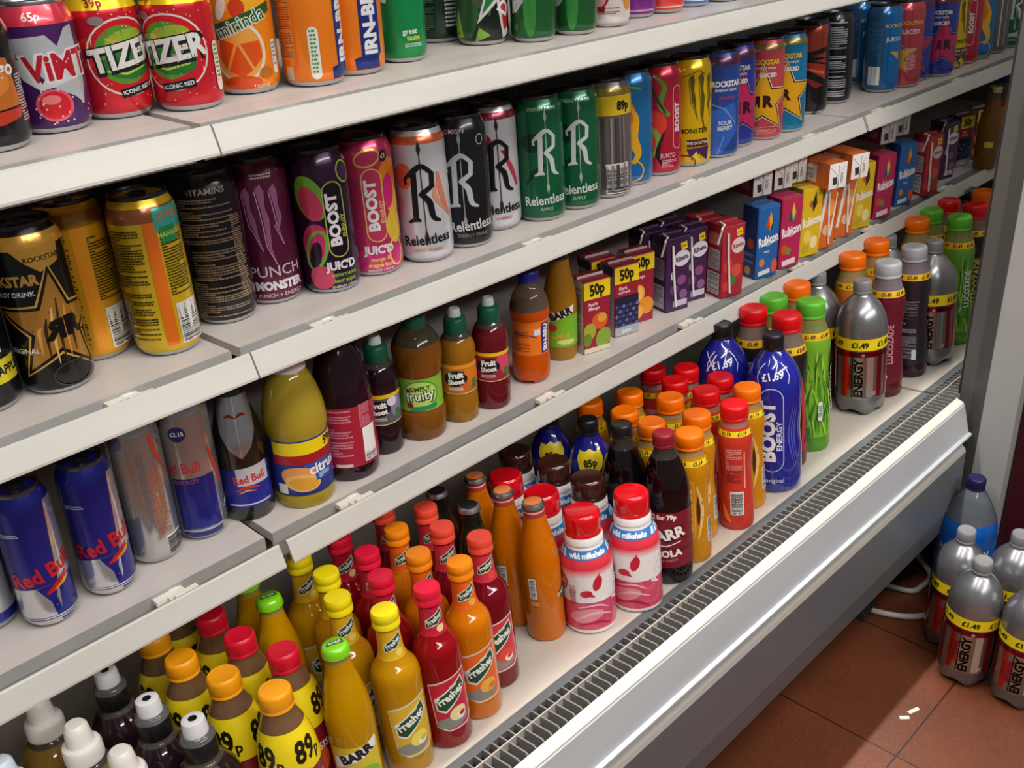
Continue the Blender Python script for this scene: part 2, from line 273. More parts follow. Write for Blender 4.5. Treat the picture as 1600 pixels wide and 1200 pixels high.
CAN = {  # base colour, finish, lid colour, artwork
 'mango': ('17171B', [('p', 'C8702A', [(-40, 30), (34, 36), (28, 74), (-40, 84)]), ('e', 'E08A3A', 2, 56, 24, 12), ('p', 'C8402A', [(-40, 30), (34, 34), (30, 26), (10, 22)]), ('t', 'EEEEEE', 'mango', 10, 66, 12, 0, 1, .03), ('f', 'D0D0D0', 40, 40, 14, 40)]),
 'vimto': ('4A2260', band('D83A4C', 92, 108) + [('t', 'F2D8D8', '65p', -2, 99, 7), ('p', 'BCBFC4', [(-34, 82), (6, 84), (14, 74), (24, 88), (33, 90), (36, 44), (30, 22), (22, 30), (4, 40), (-10, 58)]), ('p', 'D8D8DC', [(-30, 68), (-18, 64), (-4, 44), (12, 66), (34, 70), (36, 48), (-6, 38), (-20, 48)]),
   ('t', 'F0E4E4', 'ViMTO', 25, 57, 22, 3, 0.9, 0.075), ('t', 'C01E30', 'ViMTO', 25, 57, 21, 3, 0.9, 0.035), ('e', 'E86070', 2, 25, 16, 14), ('e', 'D8262E', 2, 25, 13, 12), ('e', 'F08080', 0, 30, 8, 4)] + [('e', 'E8C8D8', random.Random(k).uniform(-20, 36), random.Random(k + 50).uniform(8, 40), .9, .9) for k in range(24)]),
 'tizer': ('C81E2A', band('F0CC1E', 97, 108) + tizer()),
 'mirinda': ('F08A18', [('e', 'F6B42A', 8, 92, 26, 16), ('e', 'E8E0D8', -6, 42, 28, 30), ('e', 'F0A84A', -6, 42, 25, 27), ('p', 'E4561E', [(-9, 50), (-24, 56), (-28, 38), (-20, 26)]), ('p', 'E4561E', [(-6, 49), (-18, 24), (-4, 18), (6, 24)]), ('p', 'E4561E', [(-3, 50), (8, 26), (18, 36), (16, 52)]), ('e', 'F4EEE6', -18, 84, 5, 12, -20), ('e', 'D8401E', -2, 84, 8, 9), ('p', '2A5A2E', [(-36, 50), (34, 78), (34, 88), (-36, 66)]), ('t', 'F0F0E6', 'mirinda', 0, 69, 13, 20, .95, .06), ('t', '2A6A32', 'mirinda', 0, 69, 13, 20, .95, .01),
   ('c', 'EAF0F0', 34, 34, 8, 34), ('f', '6AA0A0', 34, 34, 6, 28, 4), ('t', 'F6E6D8', '330ml', 12, 8, 5), ('e', 'C8702A', 20, 20, 8, 6), ('e', 'D8501E', -6, 12, 20, 7)]),
 'irn': ('F0801E', [('r', 'E0904A', -38, 62, 22, 70), ('f', 'A0501A', -38, 62, 20, 68), ('c', 'F0EEE6', -6, 34, 11, 52), ('f', '5A9A50', -6, 34, 7, 46, 4), ('p', '1E2F78', [(12, 110), (12, 98), (20, 96), (20, 20), (12, 18), (12, 6), (42, 6), (42, 18), (46, 22), (46, 96), (42, 100), (42, 110)]), ('t', 'F2F2F2', 'IRN-BRU', 33, 60, 15, 90, .95, .05), ('r', 'D0D0C0', -36, 14, 10, 14)]),
 'sprite': ('12894A', [('t', 'F4F6F4', 'Sprite', 26, 98, 52, -14, .8, .04), ('t', 'E8F0E8', 'great', 10, 34, 6), ('t', 'E8D84A', 'taste', 14, 27, 6), ('f', 'CFE8D4', 14, 18, 22, 6)]),
 'darkgreen': ('12301E', [('f', '5A7A66', -14, 60, 20, 90), ('f', 'D8D8D8', 18, 52, 16, 80, 5)]),
 'dew': ('141C16', [('p', '2F5A34', [(-40, 10), (-16, 4), (-2, 40), (-34, 104)]), ('p', '86B83A', [(-44, 12), (-24, 3), (-34, 44)]), ('p', '46583E', [(-10, 96), (-24, 60), (10, 34), (30, 112)]), ('p', 'D8DAD6', [(-6, 26), (20, 108), (48, 110), (30, 66), (40, 12), (28, 6), (20, 50)]), ('p', '2E7A42', [(0, 36), (20, 100), (36, 104), (24, 60)]), ('p', 'C02830', [(24, 56), (38, 62), (38, 20), (30, 16)]), ('t', 'F2F2F2', 'M', 18, 80, 30, 60, .9, .03), ('t', 'F2F2F2', 'D', 32, 42, 18, 60, .9, .03), ('p', '7AA83A', [(-10, 4), (10, 12), (-4, 22)])]),
 'sevenup': ('1E5A2A', [('p', 'C4C8CC', [(-30, 104), (8, 104), (-4, 66), (-12, 48), (-22, 36), (-30, 34)]), ('e', 'E8E8E8', 14, 76, 19, 22), ('e', 'C0241E', 14, 76, 17, 20), ('t', 'F4F4F4', 'UP', 14, 75, 18, 10, .85, .05), ('e', '3A8A3E', -4, 40, 8, 34), ('e', '6AB84A', 14, 60, 1.3, 1.3), ('e', '6AB84A', 8, 70, 1.3, 1.3)]),
 'pomegranate': ('DDD6D2', [('o', '6A5A8A', 2, 84, 22, 16, 3), ('e', 'C0203A', -14, 40, 15, 17), ('e', 'E8B0A8', -12, 38, 9, 12), ('p', 'A01A30', [(-22, 24), (-6, 18), (-4, 26)]), ('e', 'E09A3A', 30, 46, 12, 26), ('f', 'A02A40', 0, 20, 30, 10)]),
 'purple': ('7A2A86', [('t', 'D0486A', 'RED', 12, 70, 16), ('t', 'D0486A', 'BERRY', 12, 48, 12), ('r', 'D890B8', 0, 10, 60, 2)]),
 'coral': ('E0483E', [('t', 'F0B080', 'SUN', 4, 66, 14), ('t', 'F0B080', 'TROPIC', 4, 48, 10), ('r', 'F0D8D0', 0, 9, 70, 1.6)]),
 'skyblue': ('1F7FD0', [('r', 'F0F0F0', 0, 9, 60, 1.6), ('p', '5AB0E8', [(-30, 20), (30, 26), (10, 60), (-20, 50)])]),
 'paleblue': ('A8C8DC', [('e', 'DCE8EE', 0, 34, 30, 12)]),
 'pineapple': ('121214', [('r', 'E8DC2A', 20, 37, 44, 22), ('t', '1A1A1A', 'PINEAPPLE', 20, 37, 8, 0, .9, .04), ('t', 'E8E8E8', 'R I', 20, 58, 8), ('l', '9CB82A', [2, 8, 3], [(-6, 140), (6, 104), (14, 84)]), ('e', '2A3A1A', 0, 80, 20, 20)]),
 'rockgold': ('131315', band('D8A23C', 140, 152) + [('p', 'D0A040', [(-14, 140), (30, 142), (26, 124), (8, 118), (-4, 128)]), ('t', '241A08', 'ROCKSTAR', 12, 130, 4.5), ('s', 'D9A848', 10, 66, 60, .45, -4), ('s', '141214', 10, 66, 57, .43, -4), ('s', 'B07C30', 10, 66, 50, .42, -4)] + [('l', c, [.6, 3.2, 1.2], [(x, 26 + abs(x - 8) * .9), (x + 1, 62), (x + 4, 92 - abs(x - 10) * 1.4)]) for x, c in ((-8, 'E8B060'), (-2, '3A2A14'), (4, 'F0C078'), (10, '4A3416'), (16, 'E0A050'), (22, '2E2212'))] + [('t', 'C89A4A', 'ROCKSTAR', -26, 112, 9, 0, .9, .05), ('t', 'E4E4E4', 'ENERGY DRINK', -24, 100, 4.5), ('t', '121012', 'R', 8, 62, 17, 0, -1.1, .06), ('t', '121012', 'R', 24, 63, 17, 0, 1.1, .06), ('t', 'E4E4E4', 'ORIGINAL', -26, 46, 5), ('o', '3C3C3E', 16, 18, 20, 12, 1.5)]),
 'orangeprint': ('E0A01E', prints('E0A01E', 'B07A22', 'F09A1A')), 'tealprint': ('D8B41E', prints('D8B41E', '9A5A34', 'F0781E') + [('r', '3FB8A8', 26, 137, 34, 22), ('t', 'E0703A', 'JUICE', 26, 140, 7), ('r', '2E9A5A', 22, 122, 18, 16), ('t', 'D8E04A', 'MANGO', 22, 122, 4.5)]),
 'blackprint': ('18161A', [('t', 'A09A90', 'VITAMINS', 0, 143, 6, 0, 1.1), ('f', '9A7E62', -4, 112, 62, 48, 2.5), ('f', '8A7660', 2, 66, 56, 32, 2.8), ('f', 'A08A70', -2, 30, 60, 44, 2.4), ('f', 'A08A70', 28, 70, 14, 90, 2.4)]),
 'punch': ('5E1A3C', monster('B06A9A', 'E0B8CE', 90, 1.0, 4) + [('f', 'D8C0C8', 6, 142, 24, 7, 3), ('t', 'E8DCE2', 'PUNCH', 6, 38, 12, 0, 1.05, 0), ('t', 'EEE6EA', 'MONSTER', 8, 22, 9, 0, .95, .06), ('t', 'D8B0C0', 'PUNCH + ENERGY', 8, 11, 4.5)]),
 'boostpurple': ('2A1030', boost('', '1A0A1E', 'B8C85A', 'F2F2F2', swP)), 'boostpink': ('C03260', boost('', 'C83A5E', 'F0C07A', 'F2F2F2', swK)),
 'relwhite': ('D2D2D8', band('D8623A', 142, 151) + [('e', 'E8744A', -20, 106, 12, 15), ('l', 'E08A6A', [4, 8, 3], [(22, 108), (26, 80), (36, 54)]), ('l', 'E89A7A', [3, 6, 2], [(20, 96), (16, 80), (30, 60)]), ('l', 'E8A088', [2, 6, 2], [(-34, 92), (-26, 72), (-36, 50)])] + goth('141216', -2, 86, 1.15, '3A2A2A') + [('t', '1A181C', 'Relentless', 2, 29, 12, 3, .85, .02), ('t', 'D89A7A', 'ZERO SUGAR', 2, 17, 4)]),
 'relblack': ('1C1C20', goth('C8CCD0', -4, 86, 1.1, 'A8ACB0') + [('t', 'E0E0E0', 'Relentless', 8, 29, 12, 3, .85, .02), ('t', '8A8A8A', 'ENERGY DRINK', 8, 17, 4), ('t', 'B0B0B0', 'ORIGIN', -6, 144, 5), ('o', 'D0D0D0', 26, 132, 5, 6, 1)]),
 'relcherry': ('CFCFD5', band('8A2038', 142, 151) + [('e', 'C81E34', -16, 112, 13, 15), ('l', 'C83A50', [3, 6, 2], [(-30, 82), (-14, 72), (-32, 58)]), ('l', 'C83A50', [3, 7, 3], [(12, 96), (22, 78), (30, 56)]), ('l', 'B02A40', 3, [(8, 104), (18, 92)])] + goth('141216', 0, 86, 1.1, '2A2A2A') + [('t', '1A181C', 'Relentless', 4, 29, 12, 3, .85, .02), ('t', 'C86A7A', 'CHERRY', 6, 17, 4)]),
 'relgreen': ('12603A', [('e', '0E3A26', -12, 104, 14, 12), ('l', '0E3A26', [3, 7, 2], [(-22, 50), (-10, 66), (6, 76)])] + goth('D4DAD8', 4, 92, 1.0, 'AFC2B8') + [('t', 'E4ECE8', 'Relentless', 4, 29, 12, 3, .85, .02), ('t', 'A8C8B4', 'APPLE', 4, 17, 4.5), ('t', 'A8C8B4', 'ENERGY DRINK', 4, 146, 4)]),
 'silver89': ('6A625E', band('8A7A30', 140, 150) + band('E8C81E', 114, 140) + [('t', '1E1A10', '89p', 24, 126, 11, 0, .8, .06)] + [('r', c, x, 62, wd, 98) for x, c, wd in ((-28, '8A827C', 2), (-20, '4A4444', 4), (-11, 'A8A09A', 2), (-4, '524A4C', 4), (6, '9A928E', 3), (14, '4E4648', 5), (24, '857C7A', 3))] + [('b', 14, 28, 34, 42)]),
 'boostblue': ('1F6EA8', swB), 'boostred': ('B82038', swR),
 'monyellow': ('E0B80E', [] + monster('6A5614', '3A300C', 96, .95, 22) + [('l', '3A300C', 1, [(-12, 132), (16, 142), (26, 134)]), ('t', '2E2A14', 'MONSTER', 8, 54, 7), ('r', '6A2A1E', 14, 36, 34, 11), ('t', 'EDEDED', 'THE DOCTOR', 14, 36, 4), ('p', '4A2A5A', [(-4, 28), (34, 30), (30, 8), (16, 20), (4, 10)]), ('p', 'F0D84A', [(2, 14), (12, 24), (16, 10)]), ('o', '6A2A1E', -6, 6, 16, 12, 2)]),
 'rockblue': ('2A4A9A', band('5A2A4A', 140, 152) + [('p', '3A6AC8', [(-20, 70), (30, 84), (34, 40), (4, 6), (-10, 6)]), ('l', '8AB0E0', 1.5, [(-12, 84), (10, 76), (30, 52)]), ('t', 'F0F0F0', 'ROCKSTAR', 14, 112, 8, 0, .8, .05), ('t', 'E8E8F0', 'ENERGY DRINK', 14, 103, 3.6), ('t', 'C83A6A', 'punched', 14, 92, 5), ('t', 'F0F0F0', 'SOUR', 12, 54, 6), ('t', 'F0F0F0', 'BERRY', 12, 46, 6), ('l', '6A9AE0', 2, [(0, 6), (10, 34)])]),
 'rockpink': ('2E3C9A', band('5A2A4A', 140, 152) + rocks('', 'C82A5E', '3A1030', '8A88D0', 'ЯR')), 'rockred': ('C84A50', band('8A6A3A', 142, 152) + rocks('', 'F0B01E', '3A1A14', 'F0E0C0', 'ЯR', True, 0) + [('f', 'F0A8A0', 0, 16, 50, 14)]), 'rockteal': ('1A7AA8', band('8A7A3A', 142, 152) + rocks('', 'F0B01E', '2A2014', 'F0E0C0', 'R', True, 0)),
 'rockredside': ('B84450', [('s', 'F0E0C0', -14, 60, 40, .44), ('s', '3A1A14', -14, 60, 38, .44), ('s', 'E0A01E', -14, 60, 35, .42), ('t', 'E8D04A', 'ROCKSTAR', 8, 120, 7), ('t', 'EDEDED', 'JUICED', 8, 104, 8), ('f', 'F0B0A8', 12, 52, 20, 40)]),
 'redray': ('16121A', [('p', 'A8402A', [(-34, 152), (34, 152), (30, 96), (-10, 104)]), ('p', '2A1418', [(-34, 100), (30, 116), (34, 108), (-34, 92)]), ('p', 'B03A28', [(-30, 88), (30, 96), (30, 60), (0, 76)]), ('p', 'E0703A', [(-28, 86), (26, 74), (28, 68)]), ('p', '8A2A20', [(-30, 78), (26, 50), (10, 46)]), ('l', '1A1014', 3, [(-30, 98), (32, 86)])]),
 'blackwhite': ('1A1A1E', [('r', 'C8C8CC', -32, 76, 2.5, 140), ('f', 'B8B8BC', 2, 120, 40, 50, 4), ('f', 'D0D0D4', 0, 66, 44, 40, 3), ('f', 'C0C0C4', 4, 26, 40, 36, 4)]),
 'blueside': ('2A5A88', [('p', '1A6AB0', [(4, 150), (50, 150), (50, 10), (4, 10)]), ('b', -14, 32, 24, 34), ('f', '4A7AA0', -18, 100, 34, 60), ('t', 'E8C83A', 'ROCKSTAR', 24, 122, 6), ('t', 'EDEDED', 'JUICED', 22, 98, 7), ('p', 'E0A83A', [(14, 76), (34, 74), (34, 60)])]),
 'silverred': ('6A6466', band('A82430', 118, 150) + [('r', 'D0CCCA', 14, 70, 3, 110), ('r', '4A4446', -10, 66, 12, 100), ('r', 'B8B4B2', 26, 66, 2, 100)]),
}
RB = {
 'rb': ('20248A', [('p', 'DCDCE0:chrome', [(19, 50), (64, 54), (64, 136), (26, 136), (22, 90)]), ('p', 'DCDCE0:chrome', [(-34, 14), (14, 14), (17, 26), (19, 50), (-30, 46)]), ('p', '20248A:paint', [(16, 14), (14, 34), (19, 50), (-2, 48), (8, 30), (10, 14)]), ('r', 'DCDCE0:chrome', -12, 6, 50, 6), ('r', 'DCDCE0:chrome', 0, 12.5, 100, 1.6), ('t', 'D8202C', 'Red Bull', 8, 62, 16, 12, .85, .03), ('l', 'D8202C', [2, 7, 2], [(6, 40), (18, 46), (30, 56)]), ('l', 'E8B030', [1, 4, 2], [(14, 42), (24, 46), (32, 50)]), ('r', 'C8C8CC:chrome', 10, 10, 90, 1.6), ('f', 'C8D0F0', -14, 108, 20, 6)]),
 'rbs': ('B8B8BC', [('r', '20248A:paint', 0, 14, 80, 12), ('p', '20248A:paint', [(8, 30), (40, 30), (40, 130), (8, 130)])]),
 'rbback': ('BCBABA', [('r', '20248A:paint', -32, 46, 14, 84), ('f', 'B86A4A', 14, 72, 17, 78, 2.2), ('f', '6A6A72', 4, 90, 8, 90, 1.8), ('b', 24, 18, 22, 26), ('l', 'D0402A', [3, 5, 2], [(18, 150), (22, 128), (28, 110)])]),
 'rbfront': ('BCBABA', [('r', '20248A:paint', 0, 48, 46, 64), ('e', '1A1E5A', -8, 134, 9, 9), ('t', 'F0F0F0', '£2.15', -8, 134, 4.5), ('t', 'C8303A', 'Red Bull', -14, 92, 12, 0, .8, .02), ('l', 'D04030', [2, 5, 2], [(22, 112), (26, 90), (34, 60)]), ('t', '8A4A5A', 'ENERGY', -8, 76, 5), ('r', '20248A:paint', 0, 9, 46, 7), ('f', '5060A0', 0, 16, 26, 4), ('b', 42, 22, 16, 30)]),
}

# ------------------------------------------------------------------ part builders
def lathe_mesh(name, prof, mf, seg=40, **k): return MB().lathe(prof, mf, seg, **k).mesh(name)
def cap_part(name, z0, r, h, col, top=None, fin='plastic', ribs=True):
    m = mat(col, fin); mt = mat(top, fin) if top else m
    P = [(r, z0), (r, z0 + h * .12), (r * .97, z0 + h * .16), (r * .99, z0 + h * .2), (r * .985, z0 + h * .8), (r * .95, z0 + h * .93), (r * .86, z0 + h), (r * .8, z0 + h * .985), (.0004, z0 + h * .985)]
    mod = (lambda j, rr, z, t: (rr * (1 + (.012 if ribs and 3 <= j <= 4 and int(round(t / (2 * pi) * 64)) % 2 else 0)), z))
    return MB().lathe(P, lambda z, j: mt if j >= 6 else m, 64, mod=mod).mesh(name)
LIDM = None
def can_parts(art, H, R, table, lid='4A4A4E', fin='paint'):
    base, items = table[art]; bm_, silver = mat(base, fin), mat('C8C8CC', 'metal')
    P = [(R - .010, .0035), (R - .008, .0005), (R - .0062, .0005), (R - .0025, .005), (R - .0006, .009), (R, .014), (R, H * .5), (R, H - .020), (R - .0008, H - .015), (R - .0035, H - .008), (R - .0052, H - .004)]
    b = MB().lathe(P, lambda z, j: silver if z < .0052 else bm_, 48)
    b.art(items, cyl(rfun(P[1:])), 5, fin=fin if fin == 'paint' else 'print')
    lm = mat(lid, 'metal'); L = [(R - .0052, H - .0046), (R - .0046, H - .0022), (R - .005, H - .0004), (R - .0062, H), (R - .0072, H - .001), (R - .008, H - .0048), (R - .0095, H - .0056), (.0004, H - .0045)]
    lidm = MB().lathe(L, lm, 48).mesh('can_lid')
    t = MB(); zt = H - .0036; n = 24; tm = mat('5A5A5E' if lid < '8' else 'A8A8AC', 'metal')
    o = [(.0085 * cos(2 * pi * k / n), .0005 + .0125 * sin(2 * pi * k / n)) for k in range(n)]; i = [(.0048 * cos(2 * pi * k / n), .005 + .0052 * sin(2 * pi * k / n)) for k in range(n)]
    for z in (zt, zt + .0012): t.add([(x, y, z) for x, y in o + i], [(k, (k + 1) % n, n + (k + 1) % n, n + k) for k in range(n)], tm)
    for ring in (o, i): t.add([(x, y, z) for z in (zt, zt + .0012) for x, y in ring], [(k, (k + 1) % n, n + (k + 1) % n, n + k) for k in range(n)], tm)
    t.lathe([(.0032, zt - .0012), (.0032, zt + .0016), (.0004, zt + .0018)], tm, 12)
    return [('body', b.mesh('can_body'), None), ('lid', lidm, None), ('pull_tab', t.mesh('can_pull_tab'), 'lid')]
def bottle(prof, liquid, fill, clear='D8D8D0', fin='juice', seg=40, mod=None, base=None, cfin='clear'):
    ml, mc = mat(liquid, fin), mat(clear, cfin); mb_ = mat(base, 'plastic') if base else None
    P = []
    for a, b in zip(prof, prof[1:]):
        P.append(a)
        if a[1] < fill < b[1]: P.append((a[0] + (b[0] - a[0]) * (fill - a[1]) / (b[1] - a[1]), fill))
    P.append(prof[-1])
    return MB().lathe(P, lambda z, j: (mb_ if mb_ and z < .03 else ml) if z < fill else mc, seg, mod=mod)
def sleeve(name, prof, z0, z1, base, items, fin='print', off=.0004, cut=4, matfn=None):
    rf = rfun(prof); zs = sorted({z0, z1} | {z for r, z in prof if z0 < z < z1}); P = [(rf(z) + off, z) for z in zs]
    b = MB().lathe(P, matfn or mat(base, fin), 48, caps=False); b.art(items, cyl(rfun(P)), cut, fin=fin)
    return b.mesh(name, 60)
def patch(name, prof, items, fin='print', cut=4, off=.0002):
    rf = rfun(prof); b = MB(); b.art(items, cyl(lambda z: rf(z) + off), cut, fin=fin); return b.mesh(name, 60)
def crown(z0, col, top):
    m, mt = mat(col, 'metal'), mat(top, 'print')
    P = [(.0148, z0), (.0142, z0 + .003), (.0132, z0 + .0055), (.0112, z0 + .0066), (.0004, z0 + .0069)]
    return MB().lathe(P, lambda z, j: mt if j >= 3 else m, 42, mod=lambda j, r, z, t: (r * (1 + (.035 * cos(21 * t) if j == 0 else 0)), z)).mesh('crown_cap')

FR = {'yellow': ('CC9208', 'F2DE12', 'E2B422', 'F2DC60'), 'red': ('9A0A14', 'E0183C', 'C81E3C', 'F0E0A0'), 'orange': ('E27C02', 'F58A12', 'EE6A1E', 'F5B048'), 'coral': ('7E081C', 'F0503A', 'D8344A', 'E8503A')}
def k_fresher(art):
    j, c, lb, fr = FR[art]
    P = [(.022, 0), (.0262, .002), (.0275, .006), (.0275, .06), (.0275, .112)] + sm([(.0275, .116), (.0272, .124), (.0248, .133), (.0185, .1425), (.0146, .150), (.0132, .160), (.0126, .172), (.0122, .186)], 4) + [(.0122, .190)]
    b = bottle(P, j, .1875, 'C8B890')
    lab = [('p', 'D8D8CC', [(-23, 92), (25, 103), (27, 36), (20, 28), (-6, 26), (-19, 33)]), ('p', lb, [(-22, 90), (24, 101), (25.5, 38), (19, 30), (-6, 28), (-18, 35)]), ('e', '8C8C84', 0, 38, 20, 8, 5), ('e', fr, 8, 48, 11, 9, 20), ('e', 'F2F0E0' if art != 'orange' else 'F0A030', 12, 44, 6, 5, 20), ('e', lb, 13, 46, 4, 3, 20),
           ('p', 'E6ECDC', [(-16, 56), (-18, 72), (18, 96), (22, 82), (14, 70), (-6, 52)]), ('p', '1F4A2E', [(-14.5, 58), (-16, 71), (17.5, 93.5), (20, 82), (13, 71), (-6, 55)]), ('t', 'F4F4EE', 'Fresher', 1.5, 74, 10, 27, .8, .035), ('t', 'E8E8E0', 'The', 6, 86, 4, 27)]
    nk = [('p', 'E6ECDC', [(-11, 158), (-10.5, 168), (10, 180), (12, 170), (3, 161)]), ('p', '1F4A2E', [(-10.2, 159), (-9.7, 167.5), (9.5, 178.5), (11, 170), (2.6, 162)]), ('t', 'F2F2EC', 'Fresher', .5, 168.5, 6, 28, .75, .03), ('e', fr, 6, 156, 5, 4.5)]
    cp = [(.0152, .186), (.0152, .1915), (.0143, .1928), (.0143, .1937), (.0152, .195), (.0152, .2015), (.0140, .2044), (.0004, .205)]
    return [('bottle', b.mesh('fruit_bottle'), None), ('label', patch('fruit_label', P, lab), None), ('neck_label', sleeve('neck_label', P, .148, .183, lb, nk), None), ('cap', lathe_mesh('fruit_cap', cp, mat(c, 'plastic')), None)]
SWP = [(.020, 0), (.0245, .002), (.026, .006), (.026, .10)] + sm([(.026, .106), (.0245, .125), (.020, .148), (.0155, .166), (.0132, .18), (.0128, .190)], 4)
def k_oglass(art):
    lab = [('b', -12, 82, 10, 30), ('p', '1F4A2E', [(24, 70), (38, 80), (40, 62), (30, 56)]), ('t', 'F0F0F0', 'Fresher', 32, 69, 5, 20), ('o', 'D8A060', -10, 104, 3, 3, .6), ('f', 'F0D0A0', -10, 58, 12, 8, 3)]
    return [('bottle', bottle(SWP, 'E07600', .178, 'D8C8A8').mesh('glass_bottle'), None), ('label', patch('glass_label', SWP, lab), None), ('neck_label', sleeve('crown_neck_label', SWP, .179, .188, 'B83A30', [('f', 'E8E0D8', 0, 183, 40, 6, 3)]), None), ('crown_cap', crown(.190, 'B8B8B4', 'F0874A'), None)]
def k_dark(art):
    return [('bottle', bottle(SWP, '1E2416', .17, '3A4632', 'dark').mesh('glass_bottle'), None), ('label', patch('dark_label', SWP, [('r', '2E3A2A', 0, 70, 44, 50), ('f', '9AA08A', 0, 70, 36, 40, 5)]), None), ('crown_cap', crown(.190, 'C8C8C8', '17171A'), None)]
def k_twist(art):
    lab = [('r', 'D8C032', 0, 52, 56, 64), ('e', '8ABA2E', 6, 40, 20, 16), ('p', 'F0F0F0', [(-26, 56), (24, 74), (26, 88), (-26, 70)]), ('t', '18181A', 'BARR', 0, 72, 11, 19, 1, .06), ('f', '4A6A1E', 0, 30, 30, 10)]
    return [('bottle', bottle(SWP, 'CC9400', .180, 'C8B060', cfin='neck').mesh('glass_bottle'), None), ('label', patch('twist_label', SWP, lab), None), ('crown_cap', MB().lathe([(.0152, .187), (.0148, .193), (.0136, .197), (.0115, .1985), (.0004, .1988)], mat('7ED21E', 'glossy'), 42, mod=lambda j, r, z, t: (r * (1 + (.03 * cos(21 * t) if j == 0 else 0)), z)).art([('p', '1E5A26', [(-9, -4), (-7, 3), (8, 6), (10, -1)]), ('t', 'E8F0E0', 'BARR', .5, 1, 4, 10)], lambda u, v, e: (u, v, .1988 + e)).mesh('twist_cap'), None)]
def k_milk(art):
    P = [(.028, 0), (.0335, .003), (.0345, .008), (.0345, .086)] + sm([(.0345, .092), (.0335, .104), (.0285, .116), (.0232, .126), (.0222, .136)], 4) + [(.0222, .140)]
    pk, cc = ('D8486A', 'DC0C1C') if art == 'red' else ('C86A74', '3E1E18')
    M1, M2, M3 = mat(pk, 'glossy'), mat('F2EAEA', 'glossy'), mat('E4384A', 'glossy')
    zs = [.012, .05, .093, .106, .118]
    Q = []
    for a, b in zip(P, P[1:]):
        Q.append(a)
        for z in zs:
            if a[1] < z < b[1]: Q.append((a[0] + (b[0] - a[0]) * (z - a[1]) / (b[1] - a[1]), z))
    Q.append(P[-1])
    b = MB().lathe(Q, lambda z, j: M2 if z < .006 or .05 < z < .098 or z > .118 else (M1 if z < .05 else M3), 48)
    b.art([('r', 'EC707C', 0, 96.5, 216, 3), ('r', 'F0A0A8', 0, 93.5, 216, 3), ('r', 'F2C8CC', 0, 90.5, 216, 3), ('e', 'E890A0', -10, 30, 24, 10, 10), ('l', 'F0C0C8', [1, 4, 1], [(-26, 22), (0, 34), (26, 26)]), ('l', 'F0C0C8', [1, 3, 1], [(-20, 42), (4, 46), (22, 38)]), ('l', 'B81E3A', [1, 4, 1], [(-22, 14), (4, 20), (24, 12)]), ('e', 'C81E34', 8, 78, 6, 11, -18), ('p', 'C81E34', [(4, 66), (8, 72), (12, 94), (5, 84)]), ('e', 'C81E34', -8, 64, 8, 5, 6), ('p', 'C81E34', [(-4, 68), (4, 58), (-6, 60)]),
           ('o', 'C81E34', -46, 78, 12, 13, 2), ('e', 'D8485A', -46, 78, 10, 11), ('t', 'F4E8E8', 'pink', -46, 78, 7, 0, 1, .03), ('t', 'F6EEEE', 'Funki', 40, 60, 12, 72, .9, .04), ('f', 'B0505A', -26, 60, 10, 30)], cyl(rfun(Q)), 4)
    nb = sleeve('neck_band', Q, .1115, .1225, '2A7AC0', [('t', 'F4F6F8', 'wild milkshake', 0, 116.5, 6, 0, 1, .05)] + [('r', 'CFE2F0', u, 117, 6, 8) for u in range(-80, -30, 9)] + [('r', 'CFE2F0', u, 117, 6, 8) for u in range(36, 80, 9)])
    ring = lathe_mesh('neck_ring', [(.0225, .1255), (.0250, .128), (.0248, .136), (.0230, .1388)], mat('F0F0EE', 'plastic'))
    return [('bottle', b.mesh('milk_bottle'), None), ('neck_band', nb, None), ('neck_ring', ring, None), ('cap', cap_part('milk_cap', .139, .0240, .029, cc, None, 'glossy', False), None)]
def k_cola(art):
    P = [(.020, .001), (.026, .0), (.0305, .006), (.032, .02), (.032, .05), (.032, .10)] + sm([(.032, .108), (.0318, .135), (.0285, .16), (.021, .182), (.0145, .196), (.0135, .206)], 4)
    col, cc = ('16060A', '8A1828') if art == 'barr' else ('120A0C', '1A1A1C')
    parts = [('bottle', bottle(P, col, .188, '8A7A78', 'dark').mesh('cola_bottle'), None)]
    if art == 'barr':
        lab = [('r', '64101C', 0, 58, 150, 6), ('t', 'F2F0EE', '2 for 79p', -4, 109, 7, 0, .9, .05), ('t', '1A0A0C', 'BARR', -2, 80, 17, 12, .95, .10), ('t', 'F4F2F0', 'BARR', -3, 81, 16, 12, .95, .04), ('t', 'F4F2F0', 'COLA', -1, 52, 10, 6, 1, .05), ('l', 'F0F0F0', 1.4, [(-24, 65), (-2, 65), (18, 71)]), ('t', 'D07080', 'the original', -1, 42, 4, 6)]
        parts.append(('label', sleeve('cola_label', P, .03, .116, '7E1526', lab), None))
    else: parts.append(('label', sleeve('plain_label', P, .03, .106, '141012', []), None))
    return parts + [('cap', cap_part('soda_cap', .204, .0150, .018, cc), None)]
LUP = lambda s, H: [(.017 * s, .0008), (.0225 * s, 0), (.0250 * s, .004), (.0255 * s, .012)] + sm([(.0255 * s, .03 * H), (.0248 * s, .055 * H), (.0222 * s, .088 * H), (.0236 * s, .118 * H), (.0252 * s, .140 * H), (.0240 * s, .154 * H), (.0200 * s, .166 * H), (.0178 * s, .174 * H)], 4) + [(.0175 * s, .179 * H)]
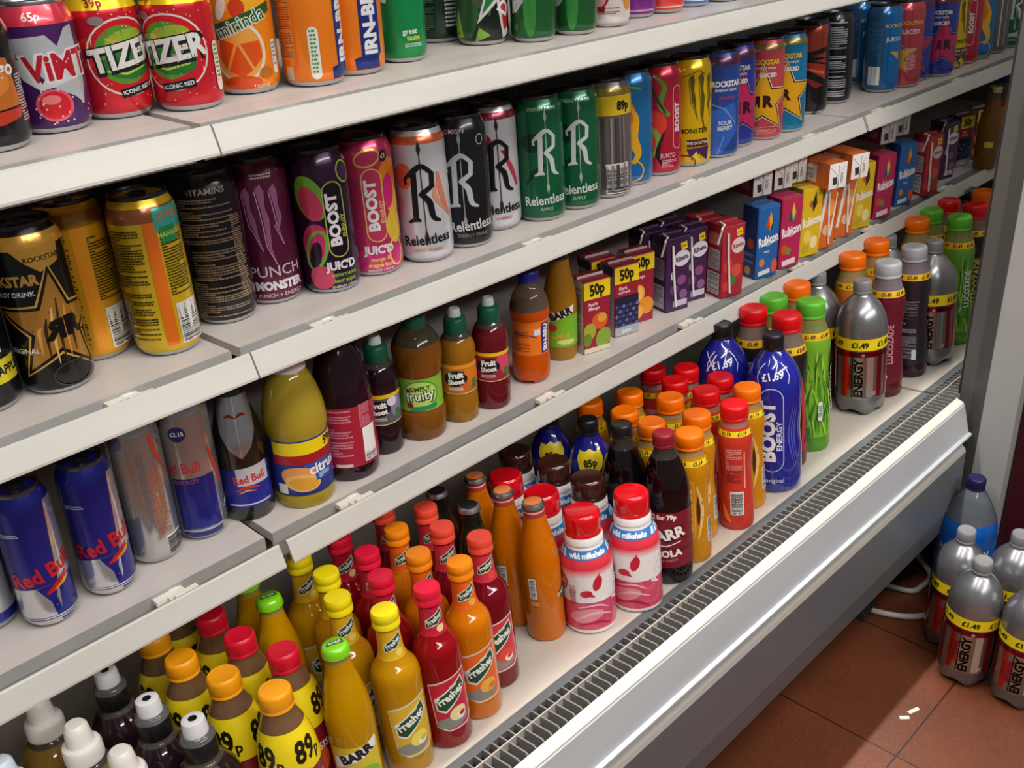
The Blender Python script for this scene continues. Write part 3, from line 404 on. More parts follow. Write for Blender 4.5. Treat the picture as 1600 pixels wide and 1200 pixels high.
def k_luco(art):
    P = LUP(1, 1); org = art == 'orange'
    b = bottle(P, 'E09414' if org else 'E04030', .166, 'DCB470' if org else 'DC9A8A', cfin='neck')
    items = [('c', 'E0901E', -3, 88, 15, 92), ('k', 'F0B84A', -3, 88, 15, 92, 1), ('t', 'F6E04A', 'LUCOZADE', -3, 86, 9, 90, .95, .04), ('e', '4A2A14', 12, 84, 5, 26), ('l', 'F0C070', [2, 6, 2], [(8, 124), (16, 84), (8, 40)]), ('b', 30, 50, 12, 36)] if org else [('f', 'F0A8A0', -2, 112, 24, 46, 3), ('f', '8A1A1E', -2, 86, 22, 26, 3), ('r', 'F0B0A0', 14, 100, 2, 60), ('b', 2, 46, 20, 38), ('l', 'F08A40', [2, 8, 2], [(-20, 44), (-14, 24), (-8, 14)])]
    bd = sleeve('price_band', P, .154, .162, 'F0D21E', [('t', '2A220A', t, u, 158, 5, 0, .9, .04) for t, u in (('£1.19', -36), ('£1.19', -12), ('£1.19', 12), ('£1.19', 36))], cut=2)
    return [('bottle', b.mesh('energy_bottle'), None), ('label', patch('energy_label', P, items), None), ('price_band', bd, None), ('cap', cap_part('wide_cap', .1765, .0205, .0215, 'F87400' if org else 'DC0C14', None, 'plastic'), None)]
LB = {'red': ('5A1418', 'DC0C14', '1E1A1C'), 'green': ('5A9A22', '5CB830', '7AB82E'), 'greenr': ('5A9A22', '5CB830', '6AAA34'), 'orange': ('E08C14', 'F87000', 'E07A1A'), 'darkred': ('5A1020', 'B8B8BE', '6A1226'), 'purple': ('2E1024', 'A8A8AE', '2A2028'), 'blackcap': ('23306A', '1A2026', '1E2A5A')}
def k_lucob(art):
    H = 1.318 if art not in ('darkred', 'purple', 'blackcap') else 1.27; s = 1.22
    P = LUP(s, H); liq, cc, lb = LB[art]; items = []
    z0, z1 = .028, (.1515 if art[0] == 'g' else .150) * H
    if art.startswith('green'):
        rnd = random.Random(3)
        for k in range(110):
            u = rnd.uniform(-50, 50); v = rnd.uniform(40, 165); d = rnd.uniform(-14, 14); L = rnd.uniform(28, 60); c = rnd.choice(('A8D83A', '4E9A2A', '2E7A2A', 'C8E05A', '86C832'))
            items.append(('l', c, [.5, rnd.uniform(2, 4), .5], [(u, v - L / 2), (u + d * .3, v), (u + d, v + L / 2)]))
        items += [('c', 'E8EEE0', 16, 76, 7, 34), ('t', '1A3A1A', 'GRASS', 16, 76, 5, 90)] if art == 'green' else []
        if art == 'greenr': items += [('t', 'EAF4E4', 'LUCOZADE', 22, 118, 11, 90, .9, .04), ('l', 'DDEED0', 1.2, [(10, 160), (14, 120), (10, 70)])]
        elif art == 'green': items += [('t', 'EAF4E4', 'LUCOZADE', 44, 112, 11, 90, .9, .04)]
    elif art == 'red': items = [('t', 'E8C84A', 'LUCOZADE', 12, 108, 13, 90, .95, .05), ('f', 'B0A060', -12, 162, 40, 28, 4), ('l', 'C82A30', [2, 12, 4], [(26, 160), (34, 100), (28, 40)]), ('r', 'A01A2A', 0, 36, 190, 14)]
    elif art == 'orange': items = [('p', 'F0A030', [(-20, 60), (0, 150), (24, 60)]), ('t', 'F4E0A0', 'LUCOZADE', 0, 100, 12, 90, .9, .05), ('f', 'F4D890', 24, 100, 14, 70)]
    elif art == 'darkred': items = [('p', 'C8A0A8', [(-20, 170), (-12, 182), (4, 130), (-4, 70), (-8, 110)]), ('t', 'C8929C', 'LUCOZADE', 10, 104, 11, 90, .9, .03), ('t', 'E0D0D4', 'ZERO', -8, 42, 8)] + [('e', 'A03848', random.Random(k).uniform(-30, 40), random.Random(k + 70).uniform(40, 170), .9, .9) for k in range(40)]
    elif art == 'purple': items = [('r', 'A88AA0', -4, 152, 36, 2), ('f', '8A8088', -4, 132, 34, 34), ('f', 'B0A8AE', -4, 98, 32, 24, 4), ('f', '948C92', -4, 62, 32, 44), ('r', 'D0E0D4', 8, 48, 8, 20)]
    b = bottle(P, liq, .160 * H, {'red': 'A89080', 'orange': 'D8B070', 'green': 'A8B060', 'greenr': 'A8B060'}.get(art, 'A898A0'), cfin='neck')
    bd = sleeve('price_band', P, .1515 * H, .1605 * H, 'F0B81E', [('t', '2A220A', '£1.49', u, .156 * H * 1000, 6, 0, .9, .04) for u in (-52, -26, 0, 26, 52)], cut=2)
    return [('bottle', b.mesh('big_energy_bottle'), None), ('label', sleeve('big_label', P, z0, z1, lb, items), None), ('price_band', bd, None), ('cap', cap_part('wide_cap', .1775 * H, .0232, .026, cc, None), None)]
def k_boostl(art):
    P = [(.030, .0006), (.036, 0), (.0405, .006), (.042, .02), (.042, .06)] + sm([(.042, .07), (.0395, .10), (.0415, .14), (.042, .165), (.0395, .188), (.032, .207), (.021, .222), (.0155, .231)], 4) + [(.0150, .234)]
    b = MB().lathe(P, mat('1C2290', 'glossy'), 48)
    it = [('k', 'C8D0F0', -2, 110, 36, 140, 1.3), ('t', 'F4F4F8', 'BOOST', -7, 108, 22, 90, 1.0, .05), ('t', 'E4E8F4', 'ENERGY', 10, 100, 8.5, 90, 1.1, .02), ('t', 'E4E8F4', 'original', 2, 24, 7, 0, 1, .0)] + [('l', '5A6AC8', [.5, 2, .5], [(34 + k * 4, 150), (24 + k * 5, 100), (36 + k * 4, 40)]) for k in range(3)]
    it += [('l', 'E8E8F4', 1.1, [(-22, 186), (-24, 197), (-19, 208), (-11, 216)]), ('l', 'E8E8F4', 1.1, [(24, 186), (26, 197), (20, 208), (12, 216)]), ('t', 'F2F2F8', '£1.69', 0, 198, 11, 10, .95, .02), ('l', 'F2F2F8', 1.2, [(2, 192), (7, 214)])]
    if art == 'x': it += [('l', 'F2F2F8', 1.6, [(-26, 214), (-8, 182)]), ('l', 'F2F2F8', 1.6, [(-8, 212), (-26, 186)])]
    b.art(it, cyl(rfun(P[1:])), 4)
    return [('bottle', b.mesh('big_blue_bottle'), None), ('cap', cap_part('tall_black_cap', .231, .0162, .024, '17171A'), None)]
def k_boosts(art):
    P = [(.024, .0006), (.029, 0), (.0318, .006), (.0325, .02)] + sm([(.0325, .05), (.031, .08), (.0325, .115), (.0318, .135), (.027, .153), (.018, .168), (.0145, .176)], 4) + [(.0142, .18)]
    b = MB().lathe(P, mat('1A1E82', 'glossy'), 44)
    b.art([('p', 'F0D81E', [(-15, 160), (-20, 148), (-17, 134), (0, 118), (17, 134), (20, 148), (15, 160), (7, 158), (0, 162), (-7, 158)]), ('t', '2A240A', '85p', 0, 142, 10, 8, .9, .05), ('k', 'C8D0F0', 0, 74, 24, 80, 1.2), ('t', 'F2F2F8', 'BOOST', -2, 74, 14, 90, .9, .05)], cyl(rfun(P[1:])), 4)
    return [('bottle', b.mesh('small_blue_bottle'), None), ('cap', cap_part('black_cap', .178, .0150, .022, '17171A'), None)]
def k_silver(art):
    P = [(.024, .001), (.034, 0), (.0405, .007), (.0425, .02), (.0428, .034), (.0435, .036), (.0435, .148)] + sm([(.0435, .150), (.0432, .165), (.0395, .182), (.032, .197), (.022, .209), (.0150, .216), (.0138, .221)], 4) + [(.0136, .224)]
    foot = lambda j, r, z, t: (r * (1 - (.10 if j in (1, 2) else 0) * (.5 - .5 * cos(5 * t))), z + (.012 if j < 2 else .004 if j == 2 else 0) * (.5 - .5 * cos(5 * t)))
    b = MB().lathe(P, lambda z, j: mat('949498', 'satin') if z > .034 else mat('7A7A7E', 'satin'), 60, mod=foot)
    it = [('r', '8A1024', 0, 119, 272, 10)] + [('r', c, u, 76, wd, 76) for u, c, wd in ((-26, 'C8402E', 10), (-12, '2A2022', 2), (18, 'D8D4D0', 12), (36, 'A82030', 10), (56, 'C8402E', 12), (-50, '8A2A30', 12))] + [('r', 'B8A698', -2, 76, 16, 76), ('t', '1A1618', 'ENERGY', -1, 74, 14, 90, .95, .05), ('t', 'C8202C', 'ORIGINAL', -17, 76, 7, 90, 1, .05), ('t', 'C8202C', 'LUCOZADE', -27, 76, 5, 90), ('e', 'E0D8D8', 6, 118, 3, 3), ('r', 'E8E4E2', 24, 46, 10, 8)]
    bd = sleeve('price_band', P, .126, .147, 'F2DA16', [('t', '1E1A0A', '£1.49', u, 136, 9.5, 0, .95, .04) for u in (-90, -45, 0, 45, 90)])
    return [('bottle', b.mesh('silver_bottle'), None), ('label', sleeve('silver_label', P, .036, .126, '9A8C84', it, 'foil'), None), ('price_band', bd, None), ('cap', cap_part('grey_cap', .220, .0158, .022, '8A8A8C'), None)]
def k_sport(art, black):
    R = .033 if black else .0345
    P = [(R - .007, .0006), (R - .003, 0), (R, .006), (R, .03)] + sm([(R, .05), (R - .003, .075), (R, .10), (R, .112), (R - .0025, .124), (R - .009, .136), (R - .0165, .146), (.0165, .15)], 4) + [(.0155, .152)]
    b = bottle(P, '2A1A22' if black else '8E6E2C', .142, 'B0A898', 'dark' if black else 'juice')
    lab = sleeve('sport_label', P, .022, .095, '3A2236' if black else 'D8D0B8', [('e', 'A03A6A' if black else 'D89A3A', 0, 58, 18, 20), ('t', 'F0F0F0' if black else '5A3A1A', 'fruit', 0, 60, 11)])
    if black:
        co = lathe_mesh('sport_collar', [(.0168, .148), (.0172, .150), (.0166, .166), (.0150, .168)], mat('141416', 'plastic'))
        rg = lathe_mesh('clear_ring', [(.0166, .167), (.0172, .168), (.0160, .172), (.0135, .174)], mat('D8D8D8', 'clear'))
        n = MB().lathe([(.0118, .168), (.0124, .172), (.0120, .184), (.0112, .189), (.0095, .190), (.0045, .190), (.0035, .186), (.0004, .185)], lambda z, j: mat('1A1A1A', 'plastic') if j >= 5 else mat('E4E4E6', 'plastic'), 32)
        return [('bottle', b.mesh('sport_bottle'), None), ('label', lab, None), ('collar', co, None), ('clear_ring', rg, None), ('nozzle', n.mesh('sport_nozzle'), None)]
    wc = mat('D6E2EE' if art == 'blue' else 'EAE6DE', 'plastic')
    co = MB().lathe([(.0185, .148), (.0192, .150), (.0188, .152), (.0190, .163), (.0178, .166), (.0140, .168)], wc, 48, mod=lambda j, r, z, t: (r * (1 + (.012 * cos(24 * t) if j in (2, 3) else 0)), z)).mesh('white_collar')
    n = MB().lathe([(.0140, .167), (.0132, .171), (.0122, .180), (.0112, .187), (.0085, .190), (.0030, .1905), (.0004, .1905)], wc, 40).mesh('white_nozzle')
    return [('bottle', b.mesh('sport_bottle'), None), ('label', lab, None), ('collar', co, None), ('nozzle', n, None)]
def k_p89(art):
    P = [(.024, .0006), (.028, 0), (.0305, .006), (.031, .02)] + sm([(.031, .08), (.031, .098), (.0305, .110), (.0275, .132), (.0215, .152), (.0175, .162), (.0158, .168)], 4) + [(.0156, .171)]
    b = bottle(P, '7A1A1E' if art == 'red' else '8A2A1A', .150, '9A7450', 'dark', cfin='neck')
    sl = sleeve('price_label', P, .102, .150, 'F0D61A', [q for u in (-64, -21, 22, 65) for q in (('t', '1A160A', '89', u - 4, 125, 23, 0, .72, .035), ('t', '1A160A', 'p', u + 11, 118.5, 12, 0, .9, .03))])
    lo = sleeve('fruit_label', P, .03, .101, '8A1822', [('f', 'D8B0A0', 30, 70, 20, 40), ('b', 62, 60, 20, 40), ('e', 'D85A2A', -6, 60, 20, 22), ('t', 'F0E8E0', 'OASIS', 0, 76, 9)])
    return [('bottle', b.mesh('price_bottle'), None), ('price_label', sl, None), ('label', lo, None), ('cap', cap_part('juice_cap', .1695, .0172, .0205, 'F5A012' if art == 'orange' else 'D81430', None, 'plastic'), None)]
def k_rbglass(art):
    P = [(.022, .0006), (.0265, 0), (.0285, .004), (.0285, .07)] + sm([(.0285, .08), (.028, .098), (.0215, .125), (.0150, .150), (.0125, .165)], 4) + [(.0125, .176)]
    b = MB().lathe(P, mat('16120E', 'glossy'), 44)
    lab = patch('bottle_label', P, [('p', '20248A', [(-34, 18), (34, 18), (34, 68), (-34, 66)]), ('p', 'BDBDC2', [(-10, 46), (28, 46), (28, 70), (-10, 68)]), ('t', 'D0202C', 'Red Bull', 4, 54, 9, 4, .85, .03), ('l', 'D0302C', [1, 4, 1], [(-12, 40), (0, 44), (14, 42)]), ('l', 'E8B030', [.5, 2, .5], [(-10, 37), (0, 40), (10, 38)]), ('r', 'C8C8CC', 2, 22, 50, 2)], cut=4)
    f = patch('neck_foil', P, [('p', 'B8B8BE', [(-24, 150), (24, 150), (20, 110), (12, 92), (0, 80), (-12, 92), (-20, 110)]), ('l', 'E0E0E4', 1.2, [(0, 150), (0, 82)]), ('l', 'C03020', [1, 3.5, 1, 3.5, 1], [(-12, 128), (-6, 130), (0, 127), (6, 130), (12, 128)])], 'foil')
    return [('bottle', b.mesh('dark_glass_bottle'), None), ('label', lab, None), ('neck_foil', f, None), ('cap', crown(.174, 'B8B8BC', 'B8B8BC'), None)]
def k_citrus(art):
    P = [(.027, .0006), (.032, 0), (.0345, .005), (.0350, .016), (.0345, .018), (.0345, .088), (.0352, .092)] + sm([(.0360, .100), (.0345, .118), (.029, .140), (.0225, .156), (.0185, .163)], 4) + [(.018, .166)]
    b = bottle(P, 'B89E2E', .163, 'C8C4A0')
    it = [('r', 'F2D616', 8, 78, 84, 16), ('t', '1A1A1A', '99p', 40, 78, 10, 0, .9, .05), ('r', 'A81A26', 8, 64, 84, 12), ('t', '2E6AB8', 'exotic', 14, 56, 7, 5), ('e', 'E8A05A', -4, 42, 22, 13, -8), ('e', 'F0C070', -2, 34, 21, 11, -8), ('e', 'E8A838', 0, 33, 17, 8, -8), ('r', '2A5AA8', 24, 46, 20, 24), ('t', 'F4F4F4', 'citrus', 26, 50, 13, 4, .9, .03), ('f', 'C8D8F0', 26, 38, 16, 8), ('r', 'F0EAD8', -26, 26, 12, 14), ('r', '22307A', 8, 19.5, 84, 2)]
    return [('bottle', b.mesh('citrus_bottle'), None), ('label', sleeve('citrus_label', P, .018, .088, '27348A', it), None), ('cap', cap_part('citrus_cap', .1635, .0205, .018, 'D8D8DC'), None)]
def k_ribena(art):
    P = [(.026, .0006), (.031, 0), (.0345, .006), (.035, .018)] + sm([(.035, .03), (.0335, .06), (.0345, .095), (.0335, .115), (.028, .145), (.0195, .165), (.0155, .172)], 4) + [(.015, .175)]
    b = bottle(P, '260E1C', .168, '6A5A68', 'dark')
    it = [('f', 'D88A98', -14, 64, 40, 62, 3.4), ('f', 'D88A98', 24, 84, 16, 30), ('b', 28, 46, 20, 44), ('r', 'E8C8CC', -8, 23, 20, 4)]
    return [('bottle', b.mesh('purple_bottle'), None), ('label', sleeve('crimson_label', P, .020, .098, 'A82038', it), None), ('cap', cap_part('purple_cap', .173, .0165, .018, '3A1A3A'), None)]
SH = {'blackcurrant': ('26121C', '5A5A5E', 'E8C81E', '8A7AA8'), 'orange': ('A8701A', 'C86A2A', 'E89A2E', 'D87A22'), 'berry': ('6A1420', '9A2A3A', 'F0C81E', 'D84A6A')}
def k_shoot(art):
    liq, lb, tp, fr = SH[art]
    P = [(.017, .0006), (.0215, 0), (.0242, .005), (.0245, .02)] + sm([(.0240, .034), (.0232, .042), (.0236, .06), (.0232, .080), (.0242, .090), (.0235, .102), (.0185, .114), (.0130, .121)], 4) + [(.0125, .124)]
    b = bottle(P, liq, .114, 'A8A090', 'dark' if art != 'orange' else 'juice')
    it = [('r', tp, 0, 80, 150, 5), ('e', '17171A', -4, 64, 16, 11, 5), ('t', 'F4F4F0', 'Fruit', -4, 68, 7.5, 5, .95, .05), ('t', 'F4F4F0', 'Shoot', -4, 59, 6.5, 5, .95, .05), ('e', fr, 20, 64, 9, 14), ('e', '3A7A32', 22, 54, 5, 7), ('e', 'D8D0D8' if art == 'blackcurrant' else fr, 14, 72, 7, 6), ('l', 'E8E0A0', 1, [(-40, 44), (0, 42), (40, 44)]), ('f', 'E8E0D8', -4, 49, 20, 5)]
    c = MB().lathe([(.0142, .120), (.0148, .122), (.0143, .138), (.0120, .141), (.0085, .142), (.0075, .150), (.0060, .152), (.0004, .152)], lambda z, j: mat('D8E0DC', 'plastic') if z > .142 else mat('12604A', 'plastic'), 40)
    return [('bottle', b.mesh('kids_bottle'), None), ('label', sleeve('kids_label', P, .042, .083, lb, it, cut=3), None), ('cap', c.mesh('green_sports_cap'), None)]
def k_fruity(art):
    P = [(.022, .0006), (.0275, 0), (.0308, .005), (.0315, .02)] + sm([(.0312, .036), (.0285, .043), (.0280, .06), (.0282, .082), (.0300, .092), (.0315, .108), (.0305, .124), (.0235, .138), (.0150, .146)], 4) + [(.0130, .150)]
    b = bottle(P, '865018', .128, 'A89878')
    it = [('e', '4E9A34', 0, 64, 24, 20), ('e', 'B8D86A', 0, 64, 22, 18), ('t', '14502A', 'SIMPLY', 0, 72, 6, 5, 1, .04), ('t', '14502A', 'fruity', 0, 62, 13, 5, .95, .07), ('t', 'F0F4E0', 'fruity', -.5, 62.5, 12.5, 5, .95, .01), ('r', '2A8A5A', 4, 46, 34, 6, 4), ('e', '7A2A1E', -16, 70, 3, 3), ('e', '7A2A1E', -14, 50, 4, 4)]
    c = MB().lathe([(.0145, .146), (.0150, .148), (.0146, .162), (.0120, .165), (.0085, .166), (.0070, .172), (.0004, .172)], lambda z, j: mat('D8E0DC', 'plastic') if z > .166 else mat('12604A', 'plastic'), 40)
    return [('bottle', b.mesh('waisted_bottle'), None), ('label', sleeve('lime_label', P, .042, .086, '86BE3A', it, cut=3), None), ('cap', c.mesh('green_flip_cap'), None)]
def k_irnbottle(art):
    P = [(.017, .001), (.021, 0), (.0255, .006), (.027, .02), (.0268, .036)] + sm([(.0252, .044), (.0250, .07), (.0252, .090), (.0270, .098), (.0268, .110), (.0225, .126), (.0150, .138), (.0130, .144)], 4) + [(.0128, .147)]
    foot = lambda j, r, z, t: (r, z + (.008 if j < 2 else 0) * (.5 - .5 * cos(5 * t)))
    b = bottle(P, 'D8560C', .108, 'D8B8A0', mod=foot, seg=60)
    it = [('r', '22307A', 24, 68, 16, 44), ('t', 'F2F2F2', 'IRN-BRU', 24, 68, 8, 90, .9, .05), ('r', 'E0E0E6', 10, 78, 9, 9), ('f', 'A04A14', -12, 64, 22, 30), ('l', '22307A', 1.4, [(-26, 76), (0, 74), (10, 70)])]
    return [('bottle', b.mesh('orange_soda_bottle'), None), ('label', sleeve('orange_soda_label', P, .044, .094, 'EE7A1E', it, cut=3), None), ('cap', cap_part('blue_cap', .1455, .0142, .015, '1E2A8A'), None)]
def k_barr(art):
    P = [(.017, .0006), (.0215, 0), (.0238, .005), (.024, .06), (.024, .078)] + sm([(.024, .084), (.0225, .104), (.0165, .13), (.0132, .152), (.0128, .166)], 4) + [(.0126, .168)]
    b = bottle(P, 'B07C1E' if art != 'dark' else '7A5418', .15, 'B8A478')
    it = [('r', '7AB82A', 0, 46, 70, 48), ('e', 'E8A03A', -16, 70, 12, 8), ('e', 'C8302A', -12, 52, 7, 6), ('p', 'F0F0F0', [(-22, 58), (20, 74), (22, 86), (-22, 70)]), ('t', '17171A', 'BARR', 0, 72, 10, 20, 1, .06), ('t', 'E8A03A', 'APPLE', 0, 38, 7, 6), ('e', 'D8E07A', 8, 30, 14, 4)]
    return [('bottle', b.mesh('lime_soda_bottle'), None), ('label', patch('lime_soda_label', P, it if art != 'dark' else [('r', '6A4A1A', 0, 46, 60, 40), ('r', 'D8C02A', 4, 56, 18, 12)]), None), ('cap', cap_part('metal_cap', .165, .0145, .012, 'B8A878', None, 'metal'), None)]
def k_blue2l(art):
    P = [(.034, .001), (.040, 0), (.048, .008), (.050, .02), (.050, .06)] + sm([(.050, .10), (.0495, .17), (.046, .195), (.036, .222), (.024, .245), (.0165, .256)], 4) + [(.0150, .26)]
    b = bottle(P, '1664C4', .200, 'C8D0E0')
    it = [('t', 'E4ECF4', 'HYDRATION', 0, 142, 12, 0, .95, .03), ('l', 'B83A6A', [2, 10, 2], [(-52, 150), (-46, 110), (-50, 60)]), ('t', 'E4ECF4', 'SPORT', -44, 104, 9, 90), ('e', '2A7AD0', 20, 80, 26, 30)]
    return [('bottle', b.mesh('tall_blue_bottle'), None), ('label', sleeve('blue_label', P, .05, .168, '1A62B8', it), None), ('cap', cap_part('dark_blue_cap', .257, .0165, .022, '1A1A4A'), None)]
CT = {  # front base, side base, width, depth, height, front art, side art, straw, straw dx
 'c50apple': ('9A2034', 'C8C0BC', .047, .036, .112, [('r', 'F0D41A', 23.5, 97, 46, 26), ('t', '1E1A0A', '50p', 23.5, 97, 16, 6, .75, .05), ('t', 'F0DCE0', 'Apple', 16, 76, 5), ('t', 'F0DCE0', 'Mango', 18, 69, 5), ('e', 'D8602A', 28, 48, 14, 13), ('e', 'E0A03A', 32, 52, 8, 7), ('e', 'A8A83A', 10, 34, 11, 13), ('e', '8AA83A', 34, 20, 13, 16, -20), ('e', '6A8A2A', 6, 22, 8, 10), ('r', 'D8D0B8', 23, 4, 46, 8)], [('f', '7A6A6A', -18, 56, 24, 90)], None),
 'c50black': ('9A2034', 'A8A4A4', .045, .036, .112, [('r', 'F0D41A', 22.5, 97, 44, 26), ('t', '1E1A0A', '50p', 22.5, 97, 16, 6, .75, .05), ('t', 'F0DCE0', 'Black', 16, 76, 5), ('t', 'F0DCE0', 'currant', 18, 70, 5), ('r', '1E1E3A', 22.5, 38, 44, 50)] + [('e', c, 4 + 6.2 * (k % 7), 16 + 8 * (k // 7), 3, 3.2) for k, c in enumerate(['4A4E78', '2A2C58', '6A6E9A', '30346A'] * 10) if k < 35] + [('r', 'A8AEB0', 22.5, 8, 44, 14), ('t', 'E8ECEC', 'juice', 22, 8, 6)], [('r', '2A2A4A', -18, 104, 34, 14), ('f', '6A6A72', -18, 50, 24, 80)], None),
 'c50orange': ('9A2034', 'B8A8A0', .045, .036, .112, [('r', 'F0D41A', 22.5, 97, 44, 26), ('t', '1E1A0A', '50p', 22.5, 97, 16, 6, .75, .05), ('t', 'F0DCE0', 'Orange', 16, 75, 5), ('e', 'F0A02A', 14, 48, 13, 15), ('e', 'F4C05A', 14, 48, 10, 12), ('e', 'E8902A', 30, 26, 14, 14), ('e', 'F0B04A', 12, 18, 12, 12)], [('f', '7A6A6A', -18, 56, 24, 90)], None),
 'ribpurple': ('3E1E4A', '3A2440', .046, .040, .122, [('r', 'E8C82A', 34, 106, 12, 12, 10), ('t', '1E1A0A', '60p', 34, 106, 4, 10), ('e', 'D8D0DC', 30, 86, 16, 13, 8), ('t', '3E1E4A', 'Ribena', 30, 86, 8, 10, .8, .04), ('e', 'D8D8DC', 12, 60, 3, 7), ('e', '8A4A7A', 30, 50, 9, 8), ('e', '6A3A6A', 16, 36, 9, 8), ('e', '8A5A8A', 34, 26, 8, 8), ('r', 'C8B8CC', 28, 12, 28, 10)], [('r', 'A890A8', -20, 70, 30, 34), ('f', '6A5070', -20, 70, 26, 30), ('r', 'B8B0BC', -20, 24, 30, 38), ('f', '4A3A50', -20, 24, 24, 32), ('r', '5A3A60', -20, 100, 32, 18)], 12),
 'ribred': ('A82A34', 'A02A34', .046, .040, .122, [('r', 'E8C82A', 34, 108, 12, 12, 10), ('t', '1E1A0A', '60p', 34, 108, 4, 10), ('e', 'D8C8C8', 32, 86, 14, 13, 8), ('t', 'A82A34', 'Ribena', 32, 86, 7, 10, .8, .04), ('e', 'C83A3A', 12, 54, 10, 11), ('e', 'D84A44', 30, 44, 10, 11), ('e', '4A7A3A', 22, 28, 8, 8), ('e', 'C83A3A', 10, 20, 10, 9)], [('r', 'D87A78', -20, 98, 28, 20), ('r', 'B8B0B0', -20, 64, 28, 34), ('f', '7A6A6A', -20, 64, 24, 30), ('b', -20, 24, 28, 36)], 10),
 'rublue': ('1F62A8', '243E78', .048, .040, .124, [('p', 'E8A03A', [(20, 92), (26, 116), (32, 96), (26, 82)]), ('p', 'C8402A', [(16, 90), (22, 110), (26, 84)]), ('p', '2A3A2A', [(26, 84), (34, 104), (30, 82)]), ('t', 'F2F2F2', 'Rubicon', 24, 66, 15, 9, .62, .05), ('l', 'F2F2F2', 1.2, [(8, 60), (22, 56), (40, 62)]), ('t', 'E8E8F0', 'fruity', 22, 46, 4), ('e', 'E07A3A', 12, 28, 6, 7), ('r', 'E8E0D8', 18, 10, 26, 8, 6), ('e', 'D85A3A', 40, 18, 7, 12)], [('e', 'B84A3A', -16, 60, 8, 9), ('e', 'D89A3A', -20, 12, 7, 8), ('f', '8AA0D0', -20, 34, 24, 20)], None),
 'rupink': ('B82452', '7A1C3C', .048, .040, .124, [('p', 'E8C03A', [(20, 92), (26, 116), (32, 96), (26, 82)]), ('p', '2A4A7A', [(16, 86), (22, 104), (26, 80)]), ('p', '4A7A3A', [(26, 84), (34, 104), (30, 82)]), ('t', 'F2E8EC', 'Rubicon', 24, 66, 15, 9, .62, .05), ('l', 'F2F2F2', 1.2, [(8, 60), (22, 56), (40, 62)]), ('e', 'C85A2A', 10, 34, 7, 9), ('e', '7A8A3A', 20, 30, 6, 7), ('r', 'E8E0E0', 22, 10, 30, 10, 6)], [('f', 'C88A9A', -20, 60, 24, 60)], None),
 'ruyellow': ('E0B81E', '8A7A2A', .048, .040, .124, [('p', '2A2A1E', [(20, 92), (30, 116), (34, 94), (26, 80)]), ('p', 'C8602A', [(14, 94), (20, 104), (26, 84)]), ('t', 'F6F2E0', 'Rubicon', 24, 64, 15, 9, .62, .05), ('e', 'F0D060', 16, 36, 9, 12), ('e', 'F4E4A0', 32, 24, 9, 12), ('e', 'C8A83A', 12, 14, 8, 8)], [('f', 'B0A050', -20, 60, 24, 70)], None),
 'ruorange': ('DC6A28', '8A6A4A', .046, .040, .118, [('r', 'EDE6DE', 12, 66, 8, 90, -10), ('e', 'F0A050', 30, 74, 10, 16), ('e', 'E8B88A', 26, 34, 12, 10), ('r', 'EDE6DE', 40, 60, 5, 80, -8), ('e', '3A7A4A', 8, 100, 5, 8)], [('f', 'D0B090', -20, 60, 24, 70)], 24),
}
def k_carton(art):
    fb, sb, W, D, H, fa, sa, straw = CT[art]
    b = MB(); F, Sd, T = mat(fb, 'card'), mat(sb, 'card'), mat(fb, 'card'); r = .0018
    # standing brick with softened vertical edges and a pitched top fold
    ring = [(r, 0), (W - r, 0), (W, r), (W, D - r), (W - r, D), (r, D), (0, D - r), (0, r)]; n = 8
    zs = [0, .001, H - .002, H]
    for z, z2 in zip(zs, zs[1:]):
        i0 = .0008 if z == 0 else 0; i1 = .0015 if z2 == H else 0
        q = lambda p, i: (p[0] + (i if p[0] < W / 2 else -i), p[1] + (i if p[1] < D / 2 else -i))
        for k in range(n):
            a, c_ = ring[k], ring[(k + 1) % n]
            b.add([(*q(a, i0), z), (*q(c_, i0), z), (*q(c_, i1), z2), (*q(a, i1), z2)], [(0, 1, 2, 3)], F if k in (0, 7, 1) else Sd)
    b.add([(x, y, H) for x, y in ring], [tuple(range(n))], T); b.add([(x, y, 0) for x, y in ring], [tuple(reversed(range(n)))], Sd)
    b.prism([(D * .47, H), (D * .5, H + .0035), (D * .53, H)], .001, W - .001, Sd)          # top seam
    for x in (0.0, W): b.add([(x, 0.003, H - .0005), (x, D - .003, H - .0005), (x, D / 2, H - .02), (x + (-.0012 if x == 0 else .0012), D / 2, H - .004)], [(0, 1, 3), (0, 3, 2), (1, 2, 3)], Sd)   # folded ears
    b.art(fa, lambda u, v, e: (min(max(u, .0004), W - .0004), -e, min(max(v, .0004), H - .0004)), None, fin='card')
    b.art(sa, lambda u, v, e: (-e, min(max(-u, .0004), D - .0004), min(max(v, .0004), H - .0004)), None, fin='card')
    parts = [('carton', b.mesh('carton_' + art, 30), None)]
    if straw:
        x = straw / 1000; wm = mat('EDEAE4', 'plastic')
        parts.append(('straw', MB().tube([(x - .002, -.0022, H - .012), (x, -.0024, H - .05), (x + .006, -.0024, .008)], .0019, wm).mesh('straw_front'), None))
        if art.startswith('rib'): parts.append(('straw', MB().tube([(.006, D * .45, H + .003), (.004, .004, H + .002), (-.002, .002, H - .004), (-.0024, .010, H - .03)], .0019, wm).mesh('straw_bent'), None))
    return parts
